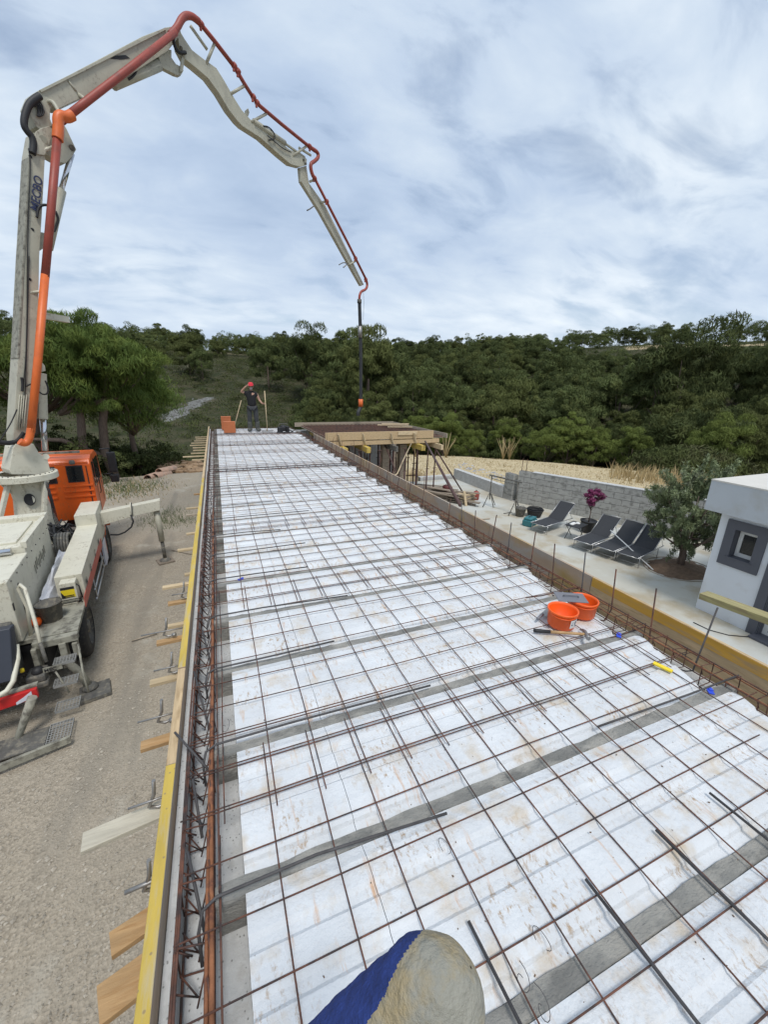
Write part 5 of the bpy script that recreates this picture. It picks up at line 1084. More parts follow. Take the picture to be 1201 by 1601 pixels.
arm1 = plate('boom_section', [(52, 207), (46, 240), (41, 330), (36, 400), (28, 550), (20, 680), (22, 700), (46, 702), (58, 640), (58, 550), (61, 400), (66, 320), (70, 242), (70, 215)], -.17, .17, M_arm)
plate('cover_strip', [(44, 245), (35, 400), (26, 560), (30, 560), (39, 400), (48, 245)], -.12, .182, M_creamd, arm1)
text_obj('lettering', 'MECBO', .185, frame_m(bp(60, 333, .186), (bp(66, 281, .186) - bp(60, 333, .186)), (bp(50, 333, .186) - bp(60, 333, .186))), M_navy, arm1, .002)
btube('cable', smoothpx([(44, 232), (46, 245), (47, 262), (44, 330), (42, 400), (42, 480), (40, 560), (36, 600)]), .19, .010, M_black, arm1, 6)
btube('cable', smoothpx([(45, 400), (42, 520), (38, 640), (30, 670)]), .19, .008, M_black, arm1, 6)
for (x, y) in ((50, 359), (46, 437), (47, 245)): btube('bolt_hole', [(x, y, .165), (x, y, .176)], 0, .028, M_black, arm1, 10)
for dx in (0, 4, 8, 12): btube('hydraulic_pipe', [(30 + dx * .9, 617), (27 + dx * .9, 655), (26 + dx * .9, 672)], .19, .009, M_arm, arm1, 6)
btube('hose', smoothpx([(33, 590), (35, 600), (34, 612)]), .21, .022, M_black, arm1, 8)
btube('hose', smoothpx([(40, 604), (48, 600), (50, 602)]), .21, .014, M_black, arm1, 8)
btube('hose', smoothpx([(60, 612), (66, 617), (74, 616), (75, 606), (70, 595)]), .24, .014, M_black, arm1, 8)
btube('hose', smoothpx([(-12, 690), (0, 692), (18, 693), (28, 688), (36, 676)]), .15, .045, M_black, arm1, 8)
btube('hose', smoothpx([(26, 640), (15, 665), (-5, 695)]), .26, .012, M_black, arm1, 6)
plate('lower_cylinder', [(60, 582), (60, 655), (75, 656), (73, 585)], -.10, .10, M_arm); plate('cylinder_eye', [(60, 568), (62, 582), (71, 580), (70, 572), (65, 566)], -.07, .07, M_arm)
btube('cylinder_rod', [(66, 650), (70, 705)], .0, .055, M_chrome); btube('pin_boss', [(71, 714, -.12), (71, 714, .21)], 0, .06, M_cream, K, 14)
# upper cylinder of arm 1
btube('arm_cylinder', [(74, 388), (95, 297)], .0, .085, M_arm); btube('cylinder_rod', [(95, 297), (112, 240)], .0, .045, M_chrome)
plate('cylinder_bracket', [(60, 362), (74, 365), (72, 385), (62, 392), (60, 392)], -.06, .06, M_arm)
btube('hose', smoothpx([(57, 340), (59, 325), (66, 320), (76, 321)]), .2, .022, M_black, arm1, 8); btube('hose', smoothpx([(86, 330), (91, 342), (88, 352), (84, 362)]), .12, .022, M_black, arm1, 8)
plate('lower_knuckle', [(53, 215), (55, 206), (64, 200), (76, 197), (84, 204), (70, 243), (50, 240)], .171, .20, M_arm)
plate('knuckle_plate', [(70, 196), (98, 192), (104, 202), (119, 234), (111, 246), (103, 255), (94, 254), (70, 240)], -.14, .10, M_arm)
plate('upper_knuckle', [(42, 166), (50, 147), (62, 146), (84, 158), (78, 172), (78, 186), (82, 196), (66, 206), (56, 198), (46, 178)], -.15, .15, M_arm)
btube('knuckle_pin', [(67, 218, -.2), (67, 218, .215)], 0, .06, M_arm, K, 14); btube('knuckle_pin', [(63, 172, -.2), (63, 172, .165)], 0, .06, M_dgrey, K, 14); btube('knuckle_pin', [(112, 231, -.2), (112, 231, .13)], 0, .05, M_dgrey, K, 14)
btube('hose', smoothpx([(62, 150), (52, 156), (44, 164), (40, 175), (37, 186), (37, 198), (43, 207), (50, 214), (52, 226), (50, 240)]), .2, .055, M_black, K, 10)
for k in range(4): btube('hose', smoothpx([(48 + k * 2, 166), (54 + k * 3, 160 - k), (60 + k * 3, 170 + k * 3), (58 + k, 182)]), .19, .012, M_black, K, 6)
# arm 2
arm2 = plate('boom_section', [(50, 147), (62, 140), (110, 116), (165, 87), (222, 57), (258, 43), (276, 40), (283, 50), (276, 62), (262, 80), (200, 119), (130, 152), (92, 170), (80, 165), (58, 168)], -.16, .14, M_arm)
btube('rib', [(106, 126, .142), (119, 143, .142)], 0, .02, M_arm, arm2, 8)
MB().beam(bp(62, 143, .15), bp(258, 45, .15), .03, .05, up=LN).build('edge_flange', M_arm, arm2)
plate('dark_opening', [(172, 92), (180, 87), (196, 86), (203, 91), (190, 93)], .141, .146, M_black, arm2, 0)
btube('arm_cylinder', [(176, 132), (248, 102)], .0, .10, M_arm); btube('cylinder_rod', [(248, 102), (254, 100)], 0, .05, M_chrome)
btube('hose', smoothpx([(213, 105), (212, 114), (206, 121), (200, 124)]), .1, .022, M_black, arm2, 8)
plate('link_lever', [(246, 83), (258, 76), (268, 78), (268, 90), (275, 100), (283, 104), (287, 110), (282, 119), (275, 117), (252, 105)], -.06, .06, M_arm)
plate('link_bar', [(284, 86), (289, 88), (286, 112), (281, 112)], .065, .10, M_arm)
# arm 3
arm3 = plate('boom_section', [(276, 48), (281, 76), (290, 93), (305, 105), (325, 122), (342, 145), (358, 172), (372, 190), (380, 198), (408, 216), (438, 243), (455, 257), (470, 261), (479, 258), (480, 249), (474, 243), (452, 233), (430, 215), (410, 202), (392, 187), (378, 172), (366, 153), (350, 125), (338, 106), (318, 92), (300, 78), (288, 60), (282, 50)], -.08, .12, M_arm)
for (x, y) in ((475, 250), (478, 256), (283, 75)): btube('pin', [(x, y, -.15), (x, y, .155)], 0, .035, M_dgrey, arm3, 10)
btube('arm_cylinder', [(396, 190, .1), (445, 224, .1)], 0, .075, M_arm, arm3); btube('cylinder_rod', [(445, 224, .1), (476, 246, .1)], 0, .035, M_arm, arm3)
btube('hose', smoothpx([(411, 197), (420, 198), (429, 208), (430, 218), (420, 219)]), .17, .018, M_black, arm3, 6); btube('hose', smoothpx([(418, 212), (430, 222), (442, 232), (455, 238)]), .16, .014, M_black, arm3, 6)
btube('hose', smoothpx([(272, 48), (270, 62), (274, 76), (280, 83), (290, 82)]), .15, .035, M_black, arm3, 8)
plate('small_bracket', [(384, 173), (388, 169), (390, 176), (388, 182), (385, 180)], .0, .05, M_arm, arm3)
# arm 4
arm4 = plate('boom_section', [(469, 262), (471, 284), (500, 330), (532, 388), (565, 447), (569, 445), (540, 385), (509, 322), (483, 286), (479, 259)], -.05, .07, M_arm)
btube('handle', [(491, 322), (484, 327), (480, 329)], .1, .02, M_dgrey, arm4, 6); btube('handle', smoothpx([(543, 412), (537, 410), (530, 414)]), .1, .018, M_dgrey, arm4, 6); btube('handle', [(543, 413), (537, 418)], .1, .025, M_steel, arm4, 6)
# delivery pipe, each run its own length, with couplings
def coupl(x, y, n, r=.12, ln=.05, dirp=None):
    a = bp(*dirp[0], n); b = bp(*dirp[1], n); d = (b - a).normalized(); c = bp(x, y, n); m_ = MB().tube([c - d * ln, c - d * ln * .3, c + d * ln * .3, c + d * ln], r, 14, [r * .9, r, r, r * .9])
    s_ = d.cross(LN).normalized(); m_.box(c + s_ * r * 1.05, (.05, .05, .09)); m_.build('coupling', M_red if False else M_pipe, K)
PN = .34
btube('delivery_pipe', smoothpx([(30, 690), (38, 694), (45, 688), (48, 670)], 2), PN, .067, M_pipeo)
btube('delivery_pipe', [(47.5, 676), (59, 560), (70, 430)], PN, .067, M_pipeo); btube('delivery_pipe', [(70, 432), (80, 320), (89, 215)], PN, .067, M_pipe)
btube('pipe_elbow', smoothpx([(89.5, 218), (91, 200), (90, 186), (94, 180), (104, 184), (112, 180)], 2), PN, .088, M_pipeo)
btube('delivery_pipe', [(96, 189), (137, 157), (206, 104), (274, 50)], .28, .066, M_pipe)
btube('pipe_elbow', smoothpx([(266, 55), (277, 43), (283, 30), (290, 24), (300, 25), (311, 34)], 2), .26, .070, M_pipe)
btube('delivery_pipe', [(308, 31), (335, 64), (366, 104)], .22, .050, M_pipe); btube('delivery_pipe', [(366, 104), (382, 131), (396, 153)], .22, .048, M_pipe)
btube('delivery_pipe', [(394, 148), (402, 162), (440, 194), (492, 236)], .22, .048, M_pipe)
btube('pipe_elbow', smoothpx([(486, 231), (497, 238), (498, 246), (492, 252), (485, 256), (487, 270), (491, 278)], 2), .22, .056, M_pipe)
btube('delivery_pipe', [(490, 275), (512, 318), (545, 382), (573, 438)], .2, .045, M_pipe)
btube('pipe_elbow', smoothpx([(571, 434), (575, 445), (572, 453), (565, 455), (562, 462), (562, 470)], 2), .2, .050, M_pipe)
for (x, y, n, d) in ((70, 455, PN, ((80, 320), (70, 430))), (48, 668, PN, ((59, 560), (48, 670))), (88, 213, PN, ((80, 320), (89, 215))), (96, 190, .28, ((96, 189), (137, 157))), (137, 157, .28, ((96, 189), (137, 157))), (133, 160, .28, ((96, 189), (137, 157))), (266, 56, .28, ((206, 104), (274, 50))), (314, 38, .22, ((308, 31), (335, 64))), (366, 103, .22, ((335, 64), (366, 104))), (372, 112, .22, ((335, 64), (366, 104))), (396, 152, .22, ((382, 131), (396, 153))), (402, 161, .22, ((382, 131), (396, 153))), (484, 229, .22, ((440, 194), (492, 236))), (492, 279, .2, ((490, 275), (512, 318))), (511, 315, .2, ((490, 275), (512, 318))), (556, 404, .2, ((545, 382), (573, 438))), (572, 437, .2, ((545, 382), (573, 438)))):
    coupl(x, y, n, min(r, .096) if n > .25 else .072, .045, d)
for a, b, n in (((322, 100), (336, 66), .2), ((297, 40), (324, 78), .2), ((360, 147), (382, 134), .2), ((392, 191), (416, 178), .2), ((457, 244), (480, 228), .2), ((467, 231), (486, 243), .2), ((484, 284), (492, 281), .18), ((502, 317), (512, 314), .18), ((546, 414), (556, 408), .18)):
    btube('pipe_bracket', [(a[0], a[1], .1), (b[0], b[1], n)], 0, .035, M_arm, K, 8)
btube('pipe_bracket', smoothpx([(60, 237, .15), (78, 232, .2), (84, 230, .34)]), 0, .03, M_cream, K, 8); btube('pipe_bracket', smoothpx([(74, 160, .12), (82, 158, .25), (92, 176, .34)]), 0, .035, M_arm, K, 8)
btube('pipe_bracket', [(46, 458, .15), (60, 456, .2), (66, 460, .3)], 0, .025, M_cream, K, 8)
btube('pipe_bracket', [(122, 148, .12), (136, 158, .25)], 0, .04, M_arm, K, 8)
# end hose hanging from the boom tip
top = bp(562, 470, .2); 
hs_ = btube('end_hose', smoothpx([(562, 470), (563, 500), (564, 540), (564.5, 590), (564, 628)]), .2, .072, M_hoseb)
btube('hose_clamp', [(563, 510), (563, 528)], .2, .085, M_steel, hs_); btube('hose_clamp', [(562, 468), (562, 474)], .2, .09, M_dgrey, hs_)
btube('orange_collar', [(564, 624), (564, 631), (564, 636)], .2, .10, M_pipeo, hs_); btube('hose_tail', smoothpx([(564, 634), (563, 640), (560, 644), (560, 650)]), .2, .078, M_hoseb, hs_)
MB().tube([bp(557 + 11, 455, .15), bp(569, 472, .15), bp(568, 500, .15)], .006, 5).build('safety_rope', M_dgrey, hs_)
# far left box beam seen behind the arm
MB().beam(bp(70, 494, -.5), bp(106, 500, -.5), .12, .12).build('folded_arm_rest', M_cream, K)

# ---------------------------------------------------------------- vegetation
def pine_gen(rx, ry, rz, K_, pr, seed, base=.0, flat=.35):
    """tufts of needles on many small upturned clumps spread over an uneven dome"""
    r = np.random.RandomState(seed); cc = r.normal(size=(K_, 3)); cc /= np.linalg.norm(cc, axis=1)[:, None]; cc[:, 2] = np.where(cc[:, 2] < -flat, np.where(r.uniform(size=K_) < .5, -cc[:, 2] * .6, cc[:, 2]), cc[:, 2])
    lob = 1 + .28 * np.array([mnoise.noise(Vector(c * 1.6 + seed)) for c in cc])
    cc = cc * (r.uniform(.55, 1.0, K_) * lob)[:, None] * np.array([rx, ry, rz]); pk_ = pr * r.uniform(.6, 1.35, K_)
    def gen(n, rr):
        k = rr.randint(0, K_, n); u = rr.normal(size=(n, 3)); u /= np.linalg.norm(u, axis=1)[:, None]; u[:, 2] = np.where(u[:, 2] < -.2, -u[:, 2], u[:, 2])
        return cc[k] + u * (pk_[k] * rr.uniform(.6, 1.12, n) ** .6)[:, None] * np.array([1, 1, .85]) + np.array([0, 0, base + rz]), u
    return gen
def tree(name, loc, h, rx, trunk_h, nleaf, size, seed, m, label, cat, group=None, K_=60, pr=None, shape=1.0, lean=0, asp=.35):
    t = thing(name, loc, label, cat, rng.random() * 6.28, group); rz = (h - trunk_h) / 2
    V, F = leafcloud(nleaf, pine_gen(rx, rx, rz, K_, pr or rx * .26, seed, trunk_h), size, asp, seed, .8); npmesh('crown', V, F, m, t)
    r_ = random.Random(seed); tk = MB().tube([(0, 0, -.5), (.1 * lean, 0, trunk_h * .6), (.2 * lean, .1, trunk_h + rz)], .1, 7, [.05 * h ** .8 * .6, .04 * h ** .8 * .6, .02 * h ** .7])
    for i in range(5):
        a = r_.random() * 6.28; tk.tube([(0, 0, trunk_h * (.7 + .1 * i)), (rx * .6 * math.cos(a), rx * .6 * math.sin(a), trunk_h + rz * (.5 + .2 * i))], .03, 5, [.05, .02])
    tk.build('trunk', M_bark, t); return t
protos = []
for s, (h, rx, tr_) in enumerate(((8, 3.3, .5), (7, 3.0, .3), (8.6, 3.2, .8), (6.5, 3.2, .2), (8.2, 2.7, .5), (7.5, 3.5, .4), (6.5, 2.3, .3))):
    protos.append([None, lambda s=s, h=h, rx=rx, tr_=tr_: tree('pine_tree', (0, 0, 0), h, rx, tr_, 16000, .40, 20 + s, M_pinel if s in (1, 4) else M_pinef, 'x', 'tree', None, 60, rx * .25, asp=.17)])
def put_tree(i, x, y, sc, label, group, sink=.3):
    p = protos[i % len(protos)]
    if p[0] is None: o = p[0] = p[1]()
    else: o = copy_tree(p[0])
    o.location = (x, y, height(x, y) - sink); o.scale = (sc, sc, sc * rng.uniform(.9, 1.1)); o.rotation_euler[2] = rng.random() * 6.28; o['label'] = label; o['group'] = group; return o
pts = []
def ok(x, y, dmin):
    for a, b in pts:
        if (a - x) ** 2 + (b - y) ** 2 < dmin * dmin: return False
    pts.append((x, y)); return True
nt_ = 0
for _ in range(9000):
    if nt_ >= 150: break
    az = rng.uniform(5, 68); d = math.sqrt(rng.uniform(42 ** 2, 112 ** 2)); x, y = d * math.sin(R(az)), d * math.cos(R(az))
    if az < 12 and d < 62 + (12 - az) * 7: continue
    if az > 44 and 96 - (az - 44) * .6 < d: continue
    sc_ = rng.choice((.7, .85, 1.0, 1.15, 1.35))
    if not ok(x, y, (3.6 + d * .012) * sc_ ** .7): continue
    put_tree(rng.randrange(7), x, y, (sc_ if d < 70 else min(sc_, .85)) * rng.uniform(.92, 1.08), 'dark green pine of the dense wood covering the hillside right of the worker', 'pines of the dense hillside wood'); nt_ += 1
nu_ = 0
for _ in range(4000):
    if nu_ >= 34: break
    az = rng.uniform(14, 69); d = rng.uniform(39, 50); x, y = d * math.sin(R(az)), d * math.cos(R(az))
    if not ok(x, y, 1.9): continue
    put_tree(rng.randrange(7), x, y, rng.uniform(.38, .62), 'low young pine filling the foot of the hillside wood', 'young pines at the foot of the wood'); nu_ += 1
ns_ = 0
for _ in range(9000):
    if ns_ >= 88: break
    az = rng.uniform(-26, 70); d = rng.uniform(112, 150); x, y = d * math.sin(R(az)), d * math.cos(R(az))
    if az > 40 and d < 132: continue
    if 53 < az < 62 and rng.random() < .5: continue
    if not ok(x, y, 4.2): continue
    put_tree(rng.randrange(7), x, y, rng.uniform(.62, .92), 'pine of the long row standing along the crest against the sky', 'pines along the crest of the hill', 1.2); ns_ += 1
DV = []; DF = []; dn = 0; dk = 0
for _ in range(6000):
    if dk >= 150: break
    az = rng.uniform(-26, 70); d = rng.uniform(116, 160); x, y = d * math.sin(R(az)), d * math.cos(R(az))
    if az > 40 and d < 134: continue
    if not ok(x, y, 3.4): continue
    rx_ = rng.uniform(1.9, 2.9); hh = rng.uniform(4.6, 6.6)
    V, F = leafcloud(2200, pine_gen(rx_, rx_, hh / 2, 40, rx_ * .28, 300 + dk, -.6), .42, .2, 400 + dk, .8)
    DV.append(V + np.array([x, y, height(x, y)])); DF.append(F + dn); dn += len(V); dk += 1
tag(npmesh('distant_wood', np.concatenate(DV), np.concatenate(DF), M_pinef), 'far pine wood filling in behind the first crest pines along the skyline', 'wood', kind='stuff')
for i, (px, d, sc, lab) in enumerate(((300, 88, 1.15, 'lone round pine on the bare left slope, paler than the crest pines'), (318, 82, .7, 'small dark pine low in front of the lone round one on the left slope'), (490, 50, .72, 'slim pointed pine behind the left end of the hillside wood'), (500, 43, .85, 'broad low pine just beyond the far end of the slab, right of the worker'), (545, 41, .7, 'low green pine behind the hanging hose'), (598, 41, .62, 'bushy pine just right of the hanging hose'), (420, 76, 1.0, 'dark pine at the left edge of the hillside wood above the worker'), (250, 95, .7, 'dark small pine on the left slope below the crest'))):
    ang_ = math.atan2(*(ray(px, 600)[:2])); x, y = d * math.sin(ang_), d * math.cos(ang_)
    put_tree(i + 1, x, y, sc, lab, 'single pines on the slope')
for i, (px, d, sc, lab) in enumerate(((700, 37.5, .5, 'young pine at the field edge behind the timber pile'), (742, 37, .42, 'small bright pine bush at the field edge above the trestle'), (800, 38, .5, 'rounded pine bush at the field edge above the block wall end'), (868, 37, .48, 'bright low pine bush at the field edge, left of the tallest bush'), (905, 38, .74, 'tallest bright pine bush at the field edge'), (950, 37, .45, 'low pine bush at the field edge, right of the tallest bush'), (1010, 39, .5, 'dark low bush at the field edge left of the olive tree top'), (1150, 38, .55, 'pine bush at the field edge above the white house'), (660, 39, .6, 'pine bush above the right end of the formwork deck'))):
    ang_ = math.atan2(*(ray(px, 600)[:2])); x, y = d * math.sin(ang_), d * math.cos(ang_)
    o = put_tree(i + 2, x, y, sc, lab, 'bushes along the field edge', .9); o.location.z = -4.5
    for ch in o.children:
        if ch.name.startswith('crown'): ch.material_slots[0].link = 'OBJECT'; ch.material_slots[0].material = M_pineb
ang_ = math.atan2(*(ray(1112, 600)[:2])); d = 35; x, y = d * math.sin(ang_), d * math.cos(ang_)
def bgen(n, r):
    u = r.normal(size=(n, 3)); u /= np.linalg.norm(u, axis=1)[:, None]; u[:, 2] = abs(u[:, 2]); return u * r.uniform(.7, 1.02, (n, 1)) ** .5 * np.array([4.2, 2.2, 2.4]) + r.normal(size=(n, 3)) * .12, u
t = thing('broom_bush', (x, y, -4.2), 'wide smooth dark green bush at the field edge above the olive tree', 'bush', -ang_); V, F = leafcloud(16000, bgen, .42, .16, 9, .7); npmesh('crown', V, F, M_scrub, t)
MB().tube([(0, 0, -.2), (.1, 0, 1.2)], .08, 6).build('trunk', M_bark, t)
# weeds and straw along the field edge
def edge_weeds(name, m, n, r0_, r1_, hgt, az0, az1, label, seed, w=.03):
    r = np.random.RandomState(seed); V = []; F = []
    for i in range(n):
        az = math.radians(r.uniform(az0, az1)); d = r.uniform(r0_, r1_); x, y = d * math.sin(az), d * math.cos(az); z = fieldz(d) - (max(0, d - 33) * .5) - .03
        h = hgt * r.uniform(.4, 1.2); a = r.uniform(0, 6.28); lx, ly = r.normal(0, .25, 2) * h
        if not in_field(x - .3, y - .3): continue
        ww = w * r.uniform(.6, 1.4); b = len(V)
        V += [(x - ww * math.cos(a), y - ww * math.sin(a), z), (x + ww * math.cos(a), y + ww * math.sin(a), z), (x + lx * .5 + ww * .8 * math.cos(a), y + ly * .5 + ww * .8 * math.sin(a), z + h * .6), (x + lx, y + ly, z + h)]; F.append((b, b + 1, b + 2, b + 3))
    tag(npmesh(name, V, F, m), label, 'weeds', kind='stuff')
edge_weeds('weeds', M_weed, 5000, 34.5, 37, .5, 32, 70, 'green weeds along the far edge of the dry field', 1, .06)
edge_weeds('dry_grass', M_straw, 12000, 13, 33, .12, 12, 75, 'short dry stubble all over the mown field', 2, .02)
edge_weeds('dry_grass', M_straw, 700, 24, 31, .75, 52, 64, 'tall dry grass behind the olive tree on the field edge', 4, .03)
for i, (px, py, d) in enumerate(((655, 716, 30), (575 + 235, 715, 34), (800, 728, 33), (705, 720, 31))):
    ang_ = math.atan2(*(ray(px, 600)[:2])); x, y = d * math.sin(ang_), d * math.cos(ang_); z = fieldz(d) - .1; m_ = MB()
    for q in range(9): a = rng.random() * 6.28; m_.tube([(0, 0, 0), (.25 * math.cos(a), .25 * math.sin(a), .8), (.7 * math.cos(a), .7 * math.sin(a), 1.3 + rng.random() * .7)], .02, 5, [.03, .02, .008])
    o = m_.build('dead_shrub', M_straw); o.location = (x, y, z); tag(o, 'bare dead shrub at the field edge, %s from the left' % ordw((1, 4, 3, 2)[i]), 'shrub', 'dead shrubs at the field edge')
# scrub cover on the left slope
r = np.random.RandomState(11); V = []; F = []; C_ = []
n_c = 0
while n_c < 2600:
    az = r.uniform(-30, 26); d = math.sqrt(r.uniform(24 ** 2, 118 ** 2)); x, y = d * math.sin(R(az)), d * math.cos(R(az))
    if pathd(x, y) < 2.0: continue
    if n_c % 5 == 0: az = r.uniform(40, 70); d = r.uniform(85, 128); x, y = d * math.sin(R(az)), d * math.cos(R(az))
    C_.append((x, y, height(x, y), r.uniform(.45, 1.5) * (1 + d * .004))); n_c += 1
C_ = np.array(C_)
def sgen(n, rr):
    k = rr.randint(0, len(C_), n); u = rr.normal(size=(n, 3)); u /= np.linalg.norm(u, axis=1)[:, None]; u[:, 2] = abs(u[:, 2])
    return C_[k, :3] + u * C_[k, 3:4] * rr.uniform(.5, 1.05, (n, 1)) * np.array([1.1, 1.1, .75]), u
V, F = leafcloud(190000, sgen, .24, .40, 12, .6); tag(npmesh('scrub', V, F, M_scrub), 'low dark green scrub covering the slope left of the wood', 'scrub', kind='stuff')
rk_ = MB()
for i in range(260):
    a, b = PATH[rng.randrange(len(PATH) - 1)], None; k = rng.randrange(len(PATH) - 1); u = rng.random(); x = PATH[k][0] * (1 - u) + PATH[k + 1][0] * u + rng.gauss(0, .7); y = PATH[k][1] * (1 - u) + PATH[k + 1][1] * u + rng.gauss(0, .6)
    s = rng.uniform(.04, .16); rk_.box((x, y, height(x, y) + s * .1), (s * 1.5, s, s * .7), Matrix.Rotation(rng.random() * 3, 3, 'Z') @ Matrix.Rotation(rng.random(), 3, 'X'))
tag(rk_.build('rubble', M_mortar), 'broken grey stones along the pale track on the left slope', 'stones', kind='stuff')
for i, (px, d, s) in enumerate(((1000, 37.5, 1.3), (985, 37, .8), (820, 38, 1.0))):
    ang_ = math.atan2(*(ray(px, 600)[:2])); x, y = d * math.sin(ang_), d * math.cos(ang_); m_ = MB().lathe([(.01, -.5), (1, -.4), (1.1, .1), (.7, .7), (.01, .9)], (0, 0, 0), 14); o = m_.build('rock', M_rock)
    for v in o.data.vertices: v.co *= 1 + .3 * mnoise.noise(v.co * 1.3 + Vector((i, 0, 0)))
    o.location = (x, y, height(x, y) + .2); o.scale = (s * 1.3, s, s); tag(o, 'pale grey rock in the shade of the field edge bushes, %s' % ('largest one' if i == 0 else 'small one beside the largest' if i == 1 else 'far left one'), 'rock', 'rocks at the field edge')
# big pines at the left
def big_pine(loc, rx, rz, zc, n, seed, label, trunks):
    t = thing('pine_tree', loc, label, 'tree', 0); r_ = random.Random(seed)
    V, F = leafcloud(n, pine_gen(rx, rx * .9, rz, 150, .58, seed, zc - rz, .12), .28, .10, seed, .9); npmesh('crown', V, F, M_pine, t)
    tk = MB()
    for pts_, rad in trunks: tk.tube(pts_, .1, 10, rad)
    for i in range(16):
        a = r_.random() * 6.28; k = r_.uniform(.4, .8); tk.tube([(pts_[-1][0] * .5, pts_[-1][1] * .5, zc - rz * .9), (rx * k * .5 * math.cos(a), rx * k * .5 * math.sin(a), zc - rz * .5), (rx * k * math.cos(a), rx * k * math.sin(a), zc)], .05, 6, [.10, .06, .02])
    tk.build('trunk', M_bark, t); return t
def gpos(px, d): a = math.atan2(*(ray(px, 600)[:2])); return d * math.sin(a), d * math.cos(a)
x, y = gpos(150, 22.5)
big_pine((x, y, -2.7), 2.9, 2.0, 4.8, 52000, 31, 'big green pine with two pale leaning trunks behind the orange cab', [([(.15, 0, -.3), (-.15, 0, 1.2), (-.05, .1, 2.6), (.5, 0, 4.6), (.8, 0, 6.0)], [.22, .19, .17, .12, .06]), ([(-1.0, -.3, -.3), (-.9, -.3, 1.4), (-.75, -.2, 3.0), (-.8, 0, 4.6), (-1.3, 0, 5.6)], [.20, .18, .15, .11, .05]), ([(-.1, 0, 1.0), (-1.6, -.3, 1.9), (-3.0, -.4, 2.0)], [.13, .10, .05])])
x, y = gpos(52, 24)
big_pine((x, y, -2.7), 3.2, 1.9, 4.6, 40000, 33, 'big green pine behind the mast of the boom at the left edge', [([(0, 0, -.3), (-.3, 0, 2.0), (0, 0, 5.0)], [.24, .2, .08])])
x, y = gpos(200, 24)
big_pine((x, y, -2.9), 2.0, 1.7, 3.6, 24000, 35, 'lower rounded pine forming the right side of the left tree group', [([(0, 0, -.3), (-.2, 0, 1.4), (-.3, 0, 4.0)], [.16, .13, .05])])
for i, (px, d, rx, rz, m_, lab) in enumerate(((215, 25, 1.7, 1.1, M_scrub, 'dark leafy bush under the left pines beside the clay tiles'), (180, 24, 1.5, 1.0, M_scrub, 'dark undergrowth bush right behind the cab mirror'), (245, 28, 1.5, 1.3, M_scrub, 'dark bush beyond the clay tiles at the yard edge'), (40, 23, 3.2, 1.3, M_scrub, 'dark undergrowth behind the turret at the left edge'), (110, 25, 2.6, 1.4, M_scrub, 'dark undergrowth between the pine trunks'))):
    x, y = gpos(px, d); t = thing('bush', (x, y, height(x, y) - .2), lab, 'bush', 0, 'bushes under the left pines'); V, F = leafcloud(9000, pine_gen(rx, rx, rz, 60, .4, 50 + i), .13, .5, 60 + i, .5); npmesh('crown', V, F, m_, t); MB().tube([(0, 0, -.2), (.1, 0, rz)], .05, 6).build('trunk', M_bark, t)
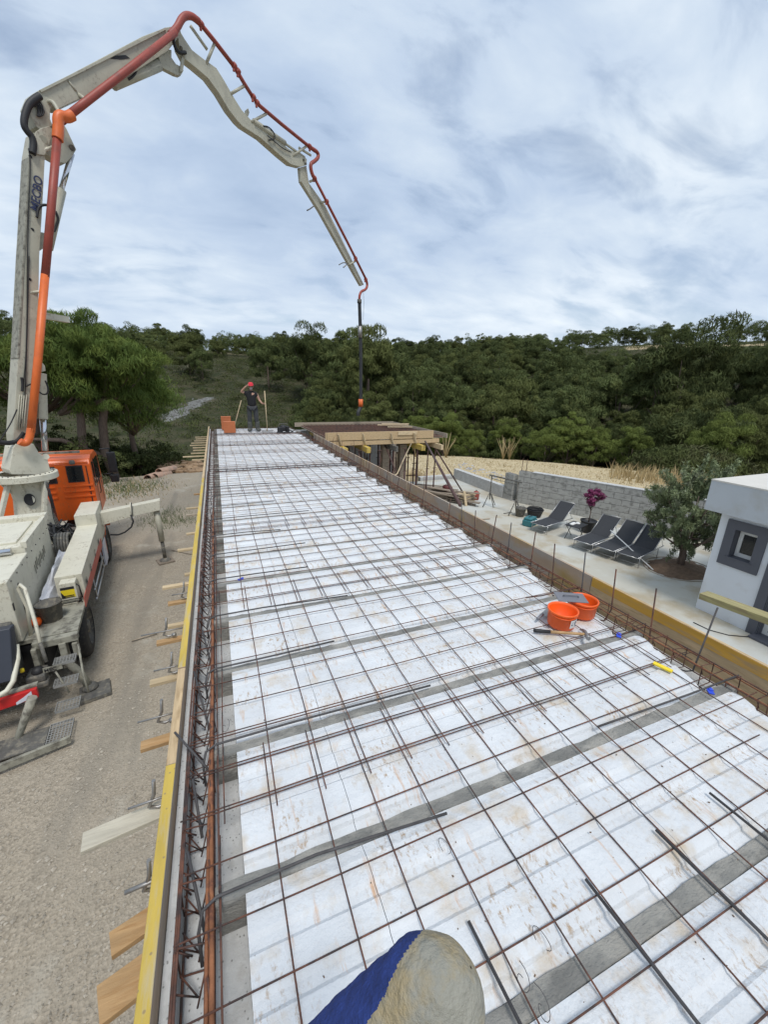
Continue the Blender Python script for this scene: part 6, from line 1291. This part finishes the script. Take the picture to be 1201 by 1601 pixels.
# yard edge: tiles, weeds, dry tufts, debris
for i, (px, py) in enumerate(((232, 747), (243, 745), (250, 741))):
    p = onz(px, py, -2.5); t = MB(); r0_ = .19; n = 12; A = []; 
    for k in range(n + 1): a = math.pi * k / n; A.append((r0_ * math.cos(a), r0_ * math.sin(a)))
    for k in range(n, -1, -1): a = math.pi * k / n; A.append(((r0_ - .02) * math.cos(a), (r0_ - .02) * math.sin(a)))
    o = t.prism([(a, 0, b) for a, b in A], [(a, 1.2, b) for a, b in A]).build('clay_tile', M_tile, bevel=0); o.location = (p[0], p[1] - .3, -2.49 + (.12 if i == 2 else 0)); o.rotation_euler = (R(-3), 0, R(-18 - 5 * i)); tag(o, 'curved clay tile lying at the end of the yard, %s of three' % ('left', 'middle', 'right')[i], 'clay tile', 'clay tiles at the end of the yard')
def tufts(name, m, label, cen, n, spread, hgt, seed, w=.012):
    r = np.random.RandomState(seed); V = []; F = []
    for i in range(n):
        c = cen[r.randint(len(cen))]; x, y = c[0] + r.normal(0, spread), c[1] + r.normal(0, spread); z = height(x, y) - .01; h = hgt * r.uniform(.3, 1.2); a = r.uniform(0, 6.28); lx, ly = r.normal(0, .35, 2) * h; b = len(V)
        V += [(x - w * math.cos(a), y - w * math.sin(a), z), (x + w * math.cos(a), y + w * math.sin(a), z), (x + lx * .6 + w * .6 * math.cos(a), y + ly * .6 + w * .6 * math.sin(a), z + h * .6), (x + lx, y + ly, z + h)]; F.append((b, b + 1, b + 2, b + 3))
    tag(npmesh(name, V, F, m), label, 'weeds', kind='stuff')
cen = [onz(px, py, -2.5)[:2] for px, py in ((180, 765), (195, 768), (210, 760), (200, 755), (215, 765), (185, 775))]
tufts('weeds', M_weed, 'green weeds at the yard end near the cab', cen, 1000, .6, .16, 5)
tufts('dry_grass', M_straw, 'dry grass tufts at the yard end beside the clay tiles', cen, 900, .9, .12, 6)
cen = [onz(px, py, -2.5)[:2] for px, py in ((250, 805), (262, 815), (275, 820), (245, 815), (270, 800), (290, 812))]
tufts('weeds', M_weed, 'thin dry green weeds on the gravel by the front outrigger foot', cen, 900, .32, .16, 7, .006)
mo = MB()
for i in range(140):
    p = onz(245 + rng.random() * 72, 722 + rng.random() * 16, -2.5); s = rng.uniform(.05, .3); mo.box((p[0], p[1], -2.48), (s * 1.6, s, s * .5), Matrix.Rotation(rng.random() * 3, 3, 'Z') @ Matrix.Rotation(rng.random() * .5, 3, 'X'))
tag(mo.build('rubble', mat('dry red earth', (.30, .20, .12), .95, .25, 4, bump=.5)), 'earth clods and stones at the far edge of the yard', 'rubble', kind='stuff')
for i, (a, b) in enumerate((((205, 1002), (245, 990)), ((232, 870), (262, 905)), ((268, 860), (300, 866)))):
    if i == 1: continue
    bar([onz(*a, -2.47), onz(*b, -2.47)], .012, M_woodg, 'thin stick lying on the gravel yard, %s' % ('nearer one below the planks' if i == 0 else 'farther one beside the outrigger'), 'sticks on the gravel', 'stick', 'stick')
for ob in list(bpy.data.objects):
    if ob.users_collection == (): pass
